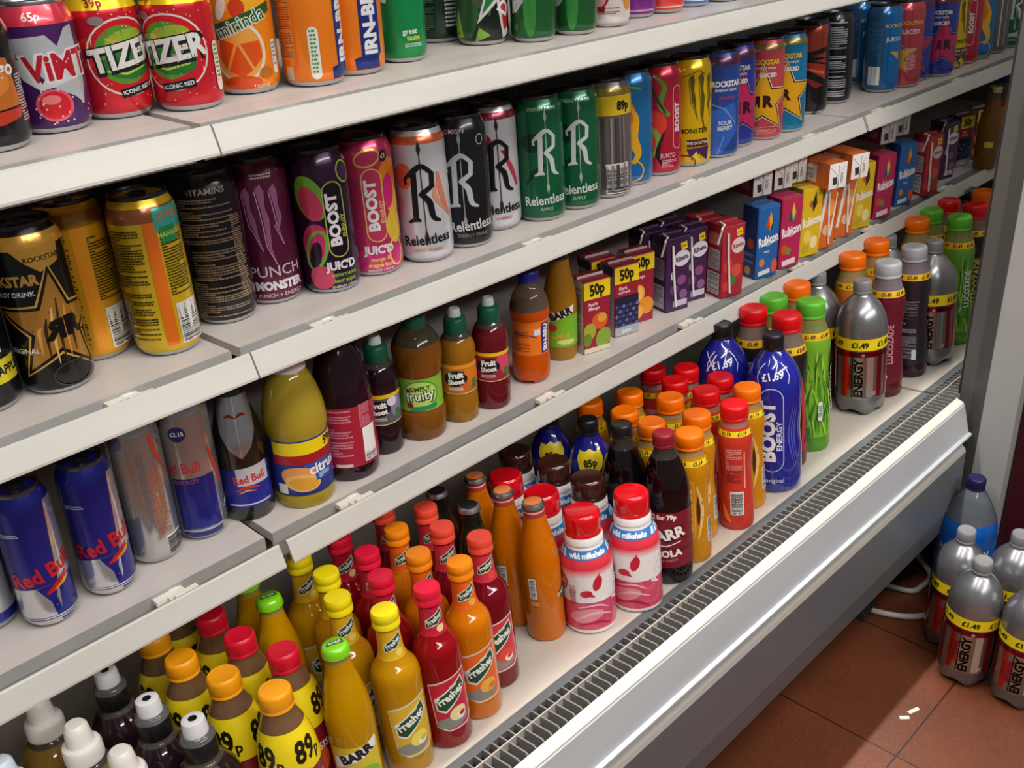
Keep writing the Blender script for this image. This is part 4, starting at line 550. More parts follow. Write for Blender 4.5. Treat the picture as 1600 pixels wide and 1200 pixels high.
def k_lying(art):
    col = '7A2036' if art == 'lymaroon' else 'D06A30'; W, D, H = .040, .10, .044
    b = MB(); m, we = mat(col, 'card'), mat('F2EEEA', 'card')
    b.add([(x, y, z) for z in (0, H) for y in (0, D) for x in (0, W)], [(0, 2, 3, 1), (4, 5, 7, 6), (2, 6, 7, 3), (0, 4, 6, 2), (1, 3, 7, 5)], m)
    b.add([(0, 0, 0), (W, 0, 0), (W, 0, H), (0, 0, H), (W / 2, -.003, H / 2)], [(0, 1, 4), (1, 2, 4), (2, 3, 4), (3, 0, 4)], we)
    fl = lambda u, v, e: (u, -e - .003 * max(0, 1 - max(abs(u - W / 2) / (W / 2), abs(v - H / 2) / (H / 2))), v)
    b.art([('r', '3A3436', 12, 14, 9, 14, 8), ('f', '5A5456', 26, 16, 10, 20, 3), ('l', '8A8486', .8, [(2, 38), (18, 22), (34, 38)])], fl, 3, fin='card', step=3)
    b.art([('r', 'E0D8D0', 50, 22, 40, 30), ('b', 50, 22, 26, 20), ('f', 'F0D8C8', 84, 22, 16, 24)] if art == 'lyorange' else [('f', 'C0909C', 40, 22, 60, 26)], lambda u, v, e: (-e, u, v), None, fin='card')
    return [('carton', b.mesh('carton_' + art, 30), None), ('end_fold', MB().prism([(-.0045, .002), (-.0032, .002), (-.0032, H - .002), (-.0045, H - .002)], W * .46, W * .54, we).mesh('end_fold'), None)]

KIND = {'can330': ('drink_can', 'can', lambda a: can_parts(a, .112, .033, CAN, 'B0B0B4')), 'slim330': ('drink_can', 'can', lambda a: can_parts(a, .142, .0285, CAN, 'B0B0B4')),
 'can500': ('tall_drink_can', 'can', lambda a: can_parts(a, .161, .033, CAN)), 'rb250': ('energy_drink_can', 'can', lambda a: can_parts(a, .151, .0265, RB, '6A6A68')), 'rb473': ('energy_drink_can', 'can', lambda a: can_parts(a, .172, .0285, RB, '8A8A8A', 'chrome')),
 'rbglass': ('', '', k_rbglass), 'citrus': ('', '', k_citrus), 'ribena': ('', '', k_ribena), 'shoot': ('', '', k_shoot), 'fruity': ('', '', k_fruity), 'irnbottle': ('', '', k_irnbottle), 'barr': ('', '', k_barr),
 'white': ('', '', lambda a: k_sport(a, False)), 'black': ('', '', lambda a: k_sport(a, True)), 'p89': ('', '', k_p89), 'twist': ('', '', k_twist), 'fresher': ('', '', k_fresher), 'dark': ('', '', k_dark), 'oglass': ('', '', k_oglass),
 'milk': ('', '', k_milk), 'boosts': ('', '', k_boosts), 'cola': ('', '', k_cola), 'luco': ('', '', k_luco), 'boostl': ('', '', k_boostl), 'lucob': ('', '', k_lucob), 'silver': ('', '', k_silver), 'blue2l': ('', '', k_blue2l), 'carton': ('', '', k_carton), 'lying': ('', '', k_lying)}

# ------------------------------------------------------------------ things
def empty(name, loc, rot=(0, 0, 0), label=None, cat=None, group=None):
    o = bpy.data.objects.new(name, None); o.empty_display_size = .02; COL.objects.link(o); o.location = loc; o.rotation_euler = rot
    if label: o['label'] = label
    if cat: o['category'] = cat
    if group: o['group'] = group
    return o
def part(name, me, parent=None):
    o = bpy.data.objects.new(name, me); COL.objects.link(o); o.parent = parent; return o
def struct(name, mb, sharp=30):
    o = part(name, mb.mesh(name, sharp)); o['kind'] = 'structure'; return o

ZA, ZB, ZC, ZD, ZF = 0.2236, 0.0, -0.2248, -0.478, -0.88
TB, TD = radians(2), radians(5)
# ---- floor, ceiling, partition
def floor_mat():
    m = bpy.data.materials.new('terracotta_tiles'); m.use_nodes = True; nt = m.node_tree; N = nt.nodes; L = nt.links; b = N['Principled BSDF']
    tc = N.new('ShaderNodeTexCoord'); mp = N.new('ShaderNodeMapping'); mp.inputs['Location'].default_value = (-0.793 / .272, 0.42 / .272, 0); mp.inputs['Scale'].default_value = (1 / .272, 1 / .272, 1)
    br = N.new('ShaderNodeTexBrick'); br.offset = 0; br.inputs['Scale'].default_value = 1; br.inputs['Brick Width'].default_value = 1; br.inputs['Row Height'].default_value = 1; br.inputs['Mortar Size'].default_value = .006; br.inputs['Mortar Smooth'].default_value = .3
    br.inputs['Color1'].default_value = lin('6A3822'); br.inputs['Color2'].default_value = lin('743E24'); br.inputs['Mortar'].default_value = lin('2C1812')
    nz = N.new('ShaderNodeTexNoise'); nz.inputs['Scale'].default_value = 230; nz.inputs['Detail'].default_value = 8; nz.inputs['Roughness'].default_value = .7
    n2 = N.new('ShaderNodeTexNoise'); n2.inputs['Scale'].default_value = 7; n2.inputs['Detail'].default_value = 4
    mx = N.new('ShaderNodeMix'); mx.data_type = 'RGBA'; mx.blend_type = 'OVERLAY'; mx.inputs[0].default_value = .7
    m2 = N.new('ShaderNodeMix'); m2.data_type = 'RGBA'; m2.blend_type = 'OVERLAY'; m2.inputs[0].default_value = .35
    L.new(tc.outputs['Object'], mp.inputs[0]); L.new(mp.outputs[0], br.inputs['Vector']); L.new(tc.outputs['Object'], nz.inputs['Vector']); L.new(tc.outputs['Object'], n2.inputs['Vector'])
    L.new(br.outputs['Color'], mx.inputs[6]); L.new(nz.outputs['Fac'], mx.inputs[7]); L.new(mx.outputs[2], m2.inputs[6]); L.new(n2.outputs['Fac'], m2.inputs[7]); L.new(m2.outputs[2], b.inputs['Base Color'])
    b.inputs['Roughness'].default_value = .42
    bp = N.new('ShaderNodeBump'); bp.inputs['Strength'].default_value = .25; bp.inputs['Distance'].default_value = .002; L.new(nz.outputs['Fac'], bp.inputs['Height']); L.new(bp.outputs[0], b.inputs['Normal'])
    return m
struct('floor', MB().box(-2.2, 3.2, -3.0, 0.9, ZF - .05, ZF, floor_mat()))
struct('ceiling', MB().box(-2.2, 3.2, -3.0, 0.9, 1.72, 1.76, noisy('C8C4BC', 'D4D0C8', 6, .8, name='ceiling_paint')))
struct('wall_back', MB().box(-2.2, 3.2, 0.62, 0.68, ZF, 1.72, noisy('6A6862', '74726C', 4, .8, name='back_wall_paint')))
PAINT = noisy('9C9C9A', 'A8A8A6', 5, .5, bump=.15, name='scuffed_wall_paint')
struct('wall_right', MB().box(1.2825, 2.6, -.355, -.296, ZF, 1.72, PAINT))
struct('trim_1', MB().box(1.281, 1.34, -.298, -.278, ZF, 1.72, mat('4A4846', 'enamel')).box(1.283, 1.34, -.278, -.252, ZF, 1.72, mat('585654', 'enamel')).box(1.2825, 1.34, -.2535, -.2500, ZF, 1.72, mat('2A2826', 'enamel')))

# ---- refrigerated display case
CREAM = noisy('C4C1BA', 'CCC9C2', 14, .42, stretch=(.4, 3, 3), name='white_rail_plastic')
PLATE = noisy('CEC6C0', 'DAD2CC', 10, .42, .05, stretch=(.5, 3, 1), name='shelf_plate_enamel')
LIP = noisy('9A9C9A', 'A6A8A6', 20, .5, .1, name='shelf_front_lip')
DECK = noisy('CCC4B8', 'D6CEC2', 7, .40, .05, name='deck_enamel')
GREY = mat('5E6264', 'enamel')
def dz(y): return ZD - math.tan(TD) * (y + .2)
case = empty('refrigerated_display_case', (0.6, .1, ZF), label='long open chiller cabinet with white bumper and grey front panel', cat='chiller')
inv = Vector((-0.6, -.1, -ZF))
def cpart(name, mb, sharp=30, label=None):
    for i, v in enumerate(mb.v): mb.v[i] = (v[0] + inv.x, v[1] + inv.y, v[2] + inv.z)
    o = part(name, mb.mesh(name, sharp), case)
    if label: o['label'] = label
    return o
X0, X1 = -1.6, 2.55
cpart('back_panel', MB().box(X0, X1, .43, .46, ZF + .10, .80, noisy('2A2C2E', '323436', 6, .5, .2, name='inner_back_panel')))
cpart('side_panel', MB().box(X0 - .03, X0, -.26, .46, ZF + .10, .80, mat('6A6C6C', 'enamel')))
cpart('side_panel', MB().box(X1, X1 + .03, -.26, .46, ZF + .10, .80, mat('6A6C6C', 'enamel')))
cpart('added_light_blocker', MB().box(X0, X1, .03, .46, .62, .80, mat('A8A8A4', 'enamel')))  # unseen slab, added to keep the overhead light off the upper shelf
for xa, xb in ((X0, -.004), (.004, 1.246), (1.254, X1)):
    cpart('base_deck', MB().prism([(-.199, dz(-.199)), (.43, dz(.43)), (.43, dz(.43) - .02), (-.199, dz(-.199) - .02)], xa, xb, DECK))
for xa, xb in ((X0, -.003), (.003, 1.2465), (1.2535, X1)):
    g = MB(); gm, gs, gb = mat('63686A', 'enamel'), mat('7A7874', 'enamel'), mat('B4AEA4', 'enamel')
    hole = mat('3A3A38', 'matte')
    up = lambda y: dz(y) + .001
    g.prism([(-.199, up(-.199)), (-.2125, up(-.2125)), (-.2125, up(-.2125) - .012), (-.199, up(-.199) - .012)], xa, xb, gm)
    g.prism([(-.2262, up(-.2262) + .0015), (-.2280, up(-.2280) + .0015), (-.2280, up(-.228) - .012), (-.2262, up(-.2262) - .012)], xa, xb, gb)
    g.prism([(-.2125, up(-.2125) - .0195), (-.262, up(-.255) - .0195), (-.262, up(-.255) - .021), (-.2125, up(-.2125) - .021)], xa, xb, hole)
    x = xa + .004
    while x < xb - .004:
        g.prism([(-.2125, up(-.2125) + .0005), (-.2545, up(-.2545) + .0005), (-.2575, up(-.2575) - .002), (-.2575, up(-.2575) - .018), (-.2125, up(-.2125) - .018)], x, x + .0022, gs); x += .0134
    cpart('air_grille', g)
for xa, xb in ((X0, 1.256),):
    sec = [(-.2580, -.4745), (-.2585, -.4735), (-.2705, -.4775), (-.2725, -.4790), (-.2725, -.4815), (-.2745, -.4825), (-.2890, -.5330), (-.2955, -.5335), (-.2960, -.5365), (-.2890, -.5385), (-.2720, -.5385), (-.2680, -.5000), (-.2580, -.4900)]
    white, face = noisy('CEC6BA', 'D6CFC4', 9, .35, name='bumper_white'), noisy('B4B8BC', 'C0C4C8', 9, .3, .15, stretch=(.3, 2, 2), name='bumper_face')
    cpart('bumper_rail', MB().prism(sec, xa, xb, face, lambda k: white if k in (0, 1, 2, 3) else face))
    pan = noisy('666A6E', '70747A', 3, .42, .25, stretch=(.2, 1, 1), name='front_panel_enamel'); rim = mat('B4B0A8', 'enamel')
    cpart('front_panel', MB().prism([(-.262, -.557), (-.272, -.5575), (-.281, -.5600), (-.288, -.5660), (-.2905, -.5730), (-.2930, -.6750), (-.262, -.6750)], xa, xb - .001, pan, lambda k: rim if k in (1, 2, 3) else pan))
    cpart('lower_trim', MB().prism([(-.262, -.681), (-.2915, -.681), (-.2895, -.720), (-.282, -.724), (-.262, -.724)], xa, xb, mat('5A5C5E', 'enamel')))
cpart('inner_frame', MB().box(X0, X1, -.262, -.20, -.70, -.50, mat('222222', 'matte')).box(X0, X1, -.22, .43, -.74, -.70, mat('2A2A2A', 'matte')))
for fx in (-.9, 1.085, 2.2):
    for fy in (-.20, .35): cpart('foot', MB().box(fx - .018, fx + .018, fy - .018, fy + .018, ZF, -.735, mat('4E504E', 'enamel')).box(fx - .026, fx + .026, fy - .026, fy + .026, ZF, ZF + .014, mat('3A3C3A', 'enamel')))

# ---- shelves: each module is a thing
def shelf(z, xa, xb, clips, label, tilt, group, ea=0, eb=0):
    o = empty('shelf', ((xa + xb) / 2, 0, z), (-tilt, 0, 0), label, 'shelf', group); cx = (xa + xb) / 2; a, b = xa - cx, xb - cx
    part('shelf_plate', MB().prism([(0, 0), (.001, -.0005), (.40, -.0005), (.40, -.012), (.004, -.012), (.004, -.034), (0, -.034)], a, b, PLATE, lambda k: LIP if k == 6 else PLATE).mesh('shelf_plate', 30), o)
    sec = [(-.0245, .0022), (-.0268, .0030), (-.0285, .0015), (-.0372, -.0200), (-.0372, -.0225), (-.0345, -.0230), (-.0330, -.0210), (-.0255, -.0010)]
    part('price_rail', MB().prism(sec, a - ea, b + eb, CREAM).mesh('price_rail', 30), o)
    for x in clips:
        c = MB(); x -= cx; CLIP = mat('F2EEE2', 'plastic')
        c.box(x - .022, x + .010, -.0105, -.0005, -.009, -.0035, CLIP).box(x - .010, x + .022, -.0185, -.0105, -.0075, -.0025, CLIP).box(x - .006, x + .008, -.0262, -.0185, -.0065, .0015, CLIP).box(x - .004, x + .006, -.003, 0, -.02, -.003, CLIP)
        part('rail_clip', c.mesh('rail_clip', 30), o)
    for x in (a + .08, b - .08): part('shelf_bracket', MB().box(x - .002, x + .002, .05, .43, -.04, -.012, mat('8A8A88', 'enamel')).mesh('shelf_bracket', 30), o)
    return o
ORD = {0: 'left', 1: 'middle', 2: 'right'}
for z, nm, t, cl in ((ZA, 'upper', 0, [-.117, .103, .42, .758, 1.1, 1.36, 1.69]), (ZB, 'second', TB, [-.119, .11, .436, .77, 1.111, 1.354, 1.691]), (ZC, 'third', 0, [-.119, .112, .45, .776, 1.1, 1.363, 1.695])):
    for i, (xa, xb) in enumerate(((X0 + .01, -.005), (.005, 1.2455), (1.2545, X1 - .01))):
        what = {'upper': 'short cans', 'second': 'tall cans', 'third': 'cartons and small bottles'}[nm]
        if nm == 'upper' and i == 2: continue
        shelf(z, xa, xb, [c for c in cl if xa < c < xb], f'{ORD[i]} section of the {nm} white railed shelf carrying {what}', t, None,
              .004 if (i == 1 and nm != 'third') or (i == 2 and nm != 'second') else 0, .004 if (i == 0 and nm != 'third') or (i == 1 and nm != 'second') else 0)
# ---- cabinet at the right edge, cable on the floor
mc = empty('drinks_cabinet', (1.75, -.42, ZF), label='dark maroon cabinet at the right picture edge against the grey wall', cat='cabinet')
part('cabinet_body', MB().box(-.44, .5, -.10, .062, .03, 1.85, noisy('3A0E12', '461216', 5, .3, name='maroon_gloss')).mesh('cabinet_body'), mc)
part('plinth', MB().box(-.42, .48, -.08, .06, 0, .03, mat('17100F', 'matte')).mesh('plinth'), mc)
part('door_frame', MB().box(-.43, .49, -.112, -.10, .05, 1.83, mat('2A0A0C', 'glossy')).mesh('door_frame'), mc)
def bez(p, n=10):
    out = []
    for i in range(len(p) - 1):
        p0, p1, p2, p3 = (Vector(p[max(i - 1, 0)]), Vector(p[i]), Vector(p[i + 1]), Vector(p[min(i + 2, len(p) - 1)]))
        for k in range(n):
            t = k / n; out.append(0.5 * (2 * p1 + (p2 - p0) * t + (2 * p0 - 5 * p1 + 4 * p2 - p3) * t * t + (3 * p1 - p0 - 3 * p2 + p3) * t ** 3))
    return out + [Vector(p[-1])]
cab = part('power_cable', MB().tube(bez([(1.25, -.13, -.76), (1.262, -.185, -.80), (1.272, -.228, -.845), (1.262, -.262, ZF + .012), (1.225, -.262, ZF + .006), (1.195, -.250, ZF + .006), (1.180, -.190, ZF + .006)]), .0055, mat('B8B4AE', 'plastic')).mesh('power_cable'))
cab['label'] = 'pale grey power cable looping on the floor beneath the chiller'; cab['category'] = 'cable'
cab2 = part('power_cable', MB().tube(bez([(1.085, -.18, ZF + .008), (1.098, -.235, ZF + .0062), (1.122, -.284, ZF + .0062), (1.158, -.312, ZF + .0062), (1.176, -.300, ZF + .0062)]), .0058, mat('C4C0BA', 'plastic')).mesh('floor_cable'))
cab2['label'] = 'white cable lying on the floor from the chiller foot towards silver bottles'; cab2['category'] = 'cable'

for sx, sy, sl, st in ((.880, -.392, .016, 'rounder left one'), (.905, -.396, .022, 'longer right one')):
    sc = part('paper_scrap', MB().prism([(-.0035, 0), (.0035, 0), (.003, .0012), (0, .0022), (-.003, .0012)], -sl / 2, sl / 2, mat('E8E0D4', 'matte')).mesh('paper_scrap'))
    sc.location = (sx, sy, ZF); sc.rotation_euler = (0, 0, -.8 if sl < .02 else -.35); sc['category'] = 'litter'; sc['group'] = 'paper scraps on the floor'
    sc['label'] = f'tiny white paper scrap on the floor tile, {st} of two'
# ---- all the drinks
ITEMS = [
    ('can330', 'mango', 'A', -0.1504, 0.074, 0, 'black drink can with orange panel cut off at far left of upper shelf', 'cans on the upper shelf', None, None),
    ('can330', 'vimto', 'A', -0.0812, 0.1026, 0, 'purple drink can with red shoulder and grey zigzag lettering', 'cans on the upper shelf', None, None),
    ('can330', 'tizer', 'A', -0.0149, 0.111, 28, 'left one of the two red cans with white circle emblem', 'cans on the upper shelf', None, None),
    ('can330', 'tizer', 'A', 0.045, 0.0814, -22, 'right one of the two red cans with white circle emblem, beside the orange citrus can', 'cans on the upper shelf', None, None),
    ('can330', 'mirinda', 'A', 0.1251, 0.1021, 0, 'orange can with citrus slice picture and green lettering, right of the red cans', 'cans on the upper shelf', None, None),
    ('can330', 'irn', 'A', 0.1885, 0.0734, 14, 'orange can with blue lettered stripe on its right side, left of its twin', 'cans on the upper shelf', None, None),
    ('can330', 'irn', 'A', 0.254, 0.0867, -22, 'orange and blue lettered can standing left of the bright green can', 'cans on the upper shelf', None, None),
    ('slim330', 'sprite', 'A', 0.3339, 0.1, 0, 'slim bright green can with large white script letters', 'cans on the upper shelf', None, None),
    ('can330', 'darkgreen', 'A', 0.4605, 0.178, 0, 'dark green can with barcode set back behind its neighbours', 'cans on the upper shelf', None, None),
    ('can330', 'dew', 'A', 0.4728, 0.109, 0, 'dark green can with angular white and red lettering', 'cans on the upper shelf', None, None),
    ('slim330', 'sevenup', 'A', 0.5186, 0.0648, 0, 'left one of the two green cans with red spot and big numeral', 'cans on the upper shelf', None, None),
    ('slim330', 'sevenup', 'A', 0.5885, 0.0563, 0, 'right one of the two green cans with red spot and big numeral', 'cans on the upper shelf', None, None),
    ('slim330', 'pomegranate', 'A', 0.6625, 0.0614, 0, 'white can with pomegranate picture', 'cans on the upper shelf', None, None),
    ('slim330', 'purple', 'A', 0.7479, 0.083, 0, 'purple can on upper shelf between white fruit can and coral can', 'cans on the upper shelf', None, None),
    ('slim330', 'coral', 'A', 0.8051, 0.0753, 0, 'coral red can on upper shelf right of the purple can', 'cans on the upper shelf', None, None),
    ('slim330', 'skyblue', 'A', 0.8791, 0.0822, 0, 'bright blue can at top edge of view on upper shelf', 'cans on the upper shelf', None, None),
    ('slim330', 'paleblue', 'A', 0.9486, 0.0738, 0, 'pale blue can at top edge of view, last to the right on upper shelf', 'cans on the upper shelf', None, None),
    ('can500', 'pineapple', 'B', -0.2139, 0.0817, 0, 'black can with yellow band cut off at far left of middle shelf', 'tall cans on the middle shelf', None, None),
    ('can500', 'rockgold', 'B', -0.1474, 0.0722, 0, 'black tall can with large golden star', 'tall cans on the middle shelf', None, None),
    ('can500', 'orangeprint', 'B', -0.0861, 0.1155, 0, 'amber yellow tall can covered in fine print, behind the golden star can', 'tall cans on the middle shelf', None, None),
    ('can500', 'tealprint', 'B', -0.0349, 0.0655, 0, 'yellow tall can with teal top, orange stripe and fine print', 'tall cans on the middle shelf', None, None),
    ('can500', 'blackprint', 'B', 0.0494, 0.0919, 0, 'black tall can covered in tan fine print', 'tall cans on the middle shelf', None, None),
    ('can500', 'punch', 'B', 0.1158, 0.0995, 0, 'plum coloured tall can with three pale claw marks', 'tall cans on the middle shelf', None, None),
    ('can500', 'boostpurple', 'B', 0.1763, 0.0712, 16, 'dark purple tall can with vertical white lettering and melon swirls', 'tall cans on the middle shelf', None, None),
    ('can500', 'boostpink', 'B', 0.243, 0.0742, 4, 'pink and orange tall can with vertical white lettering', 'tall cans on the middle shelf', None, None),
    ('can500', 'relwhite', 'B', 0.3111, 0.0587, 0, 'white tall can with gothic black letter and orange splash', 'tall cans on the middle shelf', None, None),
    ('can500', 'relblack', 'B', 0.3779, 0.0574, 0, 'black tall can with silver gothic letter', 'tall cans on the middle shelf', None, None),
    ('can500', 'relcherry', 'B', 0.4496, 0.0768, 8, 'white tall can with gothic black letter and red cherry', 'tall cans on the middle shelf', None, None),
    ('can500', 'relgreen', 'B', 0.5123, 0.0539, 6, 'left one of the two dark green cans with silver gothic letter', 'tall cans on the middle shelf', None, None),
    ('can500', 'relgreen', 'B', 0.579, 0.0497, 0, 'right one of the two dark green cans with silver gothic letter, beside yellow collared can', 'tall cans on the middle shelf', None, None),
    ('can500', 'silver89', 'B', 0.6458, 0.0479, 0, 'grey striped tall can with yellow price collar and barcode', 'tall cans on the middle shelf', None, None),
    ('can500', 'boostblue', 'B', 0.7142, 0.063, -10, 'blue tall can with yellow orange swirls right of the yellow collared can', 'tall cans on the middle shelf', None, None),
    ('can500', 'boostred', 'B', 0.7809, 0.0603, 0, 'red tall can with watermelon green swirls', 'tall cans on the middle shelf', None, None),
    ('can500', 'monyellow', 'B', 0.8474, 0.0538, 0, 'bright yellow tall can with dark claw marks', 'tall cans on the middle shelf', None, None),
    ('can500', 'rockblue', 'B', 0.9139, 0.0473, 0, 'blue tall can with white lettering right of the yellow can', 'tall cans on the middle shelf', None, None),
    ('can500', 'rockpink', 'B', 0.9846, 0.0637, 0, 'blue tall can with pink star, partly hidden behind blue lettered can', 'tall cans on the middle shelf', None, None),
    ('can500', 'rockred', 'B', 1.0503, 0.0515, 0, 'pink red tall can with yellow star', 'tall cans on the middle shelf', None, None),
    ('can500', 'rockteal', 'B', 1.117, 0.0494, 0, 'teal tall can with yellow star', 'tall cans on the middle shelf', None, None),
    ('can500', 'redray', 'B', 1.2651, 0.0894, 0, 'black tall can with red rays on its upper half', 'tall cans on the middle shelf', None, None),
    ('can500', 'blackwhite', 'B', 1.3677, 0.0973, 0, 'black tall can with white fine print at the end before the shelf joint', 'tall cans on the middle shelf', None, None),
    ('can500', 'blueside', 'B', 1.5673, 0.1523, 0, 'blue tall can set back in shade behind the blue barcode can', 'tall cans on the middle shelf', None, None),
    ('can500', 'blueside', 'B', 1.4999, 0.0689, 0, 'teal blue tall can turned to its barcode, first after the shelf joint', 'tall cans on the middle shelf', None, None),
    ('can500', 'rockredside', 'B', 1.5653, 0.0547, 0, 'pink red tall can behind the blue barcode can after the shelf joint', 'tall cans on the middle shelf', None, None),
    ('can500', 'rockpink', 'B', 1.635, 0.0676, -40, 'blue tall can half hidden between pink can and pink starred can', 'tall cans on the middle shelf', None, None),
    ('can500', 'rockpink', 'B', 1.6982, 0.046, -8, 'blue tall can with whole pink star showing near right end', 'tall cans on the middle shelf', None, None),
    ('can500', 'monyellow', 'B', 1.7926, 0.0631, 30, 'yellow tall can near right end of middle shelf behind pink starred can', 'tall cans on the middle shelf', None, None),
    ('can500', 'boostred', 'B', 1.8594, 0.0626, -28, 'red tall can with oval lettering panel near right end of middle shelf', 'tall cans on the middle shelf', None, None),
    ('can500', 'boostblue', 'B', 1.9272, 0.0604, 10, 'blue tall can with orange swirl near right end of middle shelf', 'tall cans on the middle shelf', None, None),
    ('can500', 'silverred', 'B', 2.0135, 0.0616, 0, 'grey tall can with red top near right end of middle shelf', 'tall cans on the middle shelf', None, None),
    ('can500', 'relgreen', 'B', 2.1045, 0.0616, 10, 'dark green tall can beside the grey upright at right end', 'tall cans on the middle shelf', None, None),
    ('can500', 'relwhite', 'B', 2.1989, 0.0656, 0, 'white tall can just showing behind the grey upright', 'tall cans on the middle shelf', None, None),
    ('rb250', 'rbs', 'C', -0.2651, 0.0883, 40, 'silver and blue can cut off at far left of lower shelf', 'drinks on the lower shelf', None, None),
    ('rb250', 'rb', 'C', -0.2202, 0.0517, -12, 'left one of the two blue and silver cans with red lettering', 'drinks on the lower shelf', None, None),
    ('rb250', 'rb', 'C', -0.1567, 0.0523, -8, 'right one of the two blue and silver cans with red lettering, beside the silver can', 'drinks on the lower shelf', None, None),
    ('rb473', 'rbback', 'C', -0.0969, 0.0686, 0, 'chrome silver tall can turned to its print side', 'drinks on the lower shelf', None, None),
    ('rb473', 'rbfront', 'C', -0.0391, 0.0688, 0, 'silver tall can with round dark blue price spot and blue block', 'drinks on the lower shelf', None, None),
    ('rbglass', '', 'C', 0.0184, 0.0623, 0, 'dark glass bottle with silver foil neck and blue silver label', 'drinks on the lower shelf', 'glass_bottle', 'bottle'),
    ('citrus', '', 'C', 0.0788, 0.039, 0, 'plump bottle of cloudy yellow citrus drink with blue and yellow label', 'drinks on the lower shelf', 'juice_bottle', 'bottle'),
    ('ribena', '', 'C', 0.15, 0.0438, 0, 'dark purple bottle with crimson label turned to its barcode', 'drinks on the lower shelf', 'juice_bottle', 'bottle'),
    ('shoot', 'blackcurrant', 'C', 0.2109, 0.0529, 0, 'small dark bottle with green cap and grey label, beside crimson labelled bottle', 'small kids bottles with green sports caps', 'juice_bottle', 'bottle'),
    ('fruity', '', 'C', 0.2692, 0.0471, 0, 'brown waisted bottle with lime green label and green cap', 'small kids bottles with green sports caps', 'juice_bottle', 'bottle'),
    ('shoot', 'orange', 'C', 0.3293, 0.0398, 0, 'small amber bottle with orange label and green cap', 'small kids bottles with green sports caps', 'juice_bottle', 'bottle'),
    ('shoot', 'berry', 'C', 0.3822, 0.0329, 0, 'small dark red bottle with green cap and pink fruit label', 'small kids bottles with green sports caps', 'juice_bottle', 'bottle'),
    ('irnbottle', '', 'C', 0.4706, 0.0448, 0, 'orange soda bottle with blue cap and orange label', 'drinks on the lower shelf', 'soda_bottle', 'bottle'),
    ('barr', '', 'C', 0.5525, 0.0622, 0, 'lime labelled soda bottle with slanted white banner, left of the price tagged cartons', 'drinks on the lower shelf', 'soda_bottle', 'bottle'),
    ('barr', 'dark', 'C', 1.8736, -0.0146, 0, 'amber bottle in the shade at right end of lower shelf', 'drinks on the lower shelf', 'soda_bottle', 'bottle'),
    ('irnbottle', '', 'C', 2.0948, 0.0437, 0, 'orange soda bottle beside the grey upright at right end of lower shelf', 'drinks on the lower shelf', 'soda_bottle', 'bottle'),
    ('white', '', 'D', -0.2592, 0.0329, 0, 'amber bottle with white sports cap, rearmost of the white capped ones', 'bottles with white sports caps', 'sports_bottle', 'bottle'),
    ('white', '', 'D', -0.2501, -0.0363, 0, 'amber bottle with white sports cap, middle of its row, beside dark bottles', 'bottles with white sports caps', 'sports_bottle', 'bottle'),
    ('white', '', 'D', -0.2389, -0.1081, 0, 'amber bottle with white sports cap, frontmost, cut by the lower picture edge', 'bottles with white sports caps', 'sports_bottle', 'bottle'),
    ('white', 'blue', 'D', -0.3192, -0.0267, 0, 'bottle with bluish white sports cap in the lower left corner', 'bottles with white sports caps', 'sports_bottle', 'bottle'),
    ('black', '', 'D', -0.1921, 0.0193, 0, 'dark bottle with clear sports cap, rearmost of the three black collared ones', 'dark bottles with black collared sports caps', 'sports_bottle', 'bottle'),
    ('black', '', 'D', -0.1862, -0.0603, 0, 'dark bottle with white nozzle and black collar, middle of the three', 'dark bottles with black collared sports caps', 'sports_bottle', 'bottle'),
    ('black', '', 'D', -0.1723, -0.1256, 0, 'dark bottle with white nozzle and black collar, frontmost of the three', 'dark bottles with black collared sports caps', 'sports_bottle', 'bottle'),
    ('p89', 'orange', 'D', -0.1294, 0.0362, 0, 'orange capped bottle with yellow price shoulder, rearmost in shade', 'bottles with yellow price shoulder', 'juice_bottle', 'bottle'),
    ('p89', 'orange', 'D', -0.1309, -0.0266, 0, 'orange capped bottle with yellow price shoulder, second from the rear', 'bottles with yellow price shoulder', 'juice_bottle', 'bottle'),
    ('p89', 'orange', 'D', -0.1178, -0.0896, 16, 'orange capped bottle with yellow price shoulder, third from the rear beside dark bottle', 'bottles with yellow price shoulder', 'juice_bottle', 'bottle'),
    ('p89', 'orange', 'D', -0.098, -0.1527, 0, 'orange capped bottle with yellow price shoulder, frontmost beside lime capped bottle', 'bottles with yellow price shoulder', 'juice_bottle', 'bottle'),
    ('p89', 'red', 'D', -0.0836, 0.0791, 0, 'bottle with yellow price shoulder and hidden cap, deep in shade under the shelf', 'bottles with yellow price shoulder', 'juice_bottle', 'bottle'),
    ('p89', 'red', 'D', -0.0692, 0.018, 0, 'red capped bottle with yellow price shoulder, rearmost of the red capped three', 'bottles with yellow price shoulder', 'juice_bottle', 'bottle'),
    ('p89', 'red', 'D', -0.0708, -0.0447, 18, 'red capped bottle with yellow price shoulder, middle of the red capped three', 'bottles with yellow price shoulder', 'juice_bottle', 'bottle'),
    ('p89', 'red', 'D', -0.0562, -0.1058, 24, 'red capped bottle with yellow price shoulder, frontmost of the red capped three', 'bottles with yellow price shoulder', 'juice_bottle', 'bottle'),
    ('twist', '', 'D', -0.0122, 0.0325, 0, 'lime capped glass bottle in deep shade, rearmost of three', 'lime capped glass bottles', 'soda_bottle', 'bottle'),
    ('twist', '', 'D', -0.0165, -0.0221, 0, 'lime capped glass bottle standing behind the red capped price bottles', 'lime capped glass bottles', 'soda_bottle', 'bottle'),
    ('twist', '', 'D', -0.0231, -0.1544, 0, 'lime capped glass bottle at the front beside the yellow capped bottle', 'lime capped glass bottles', 'soda_bottle', 'bottle'),
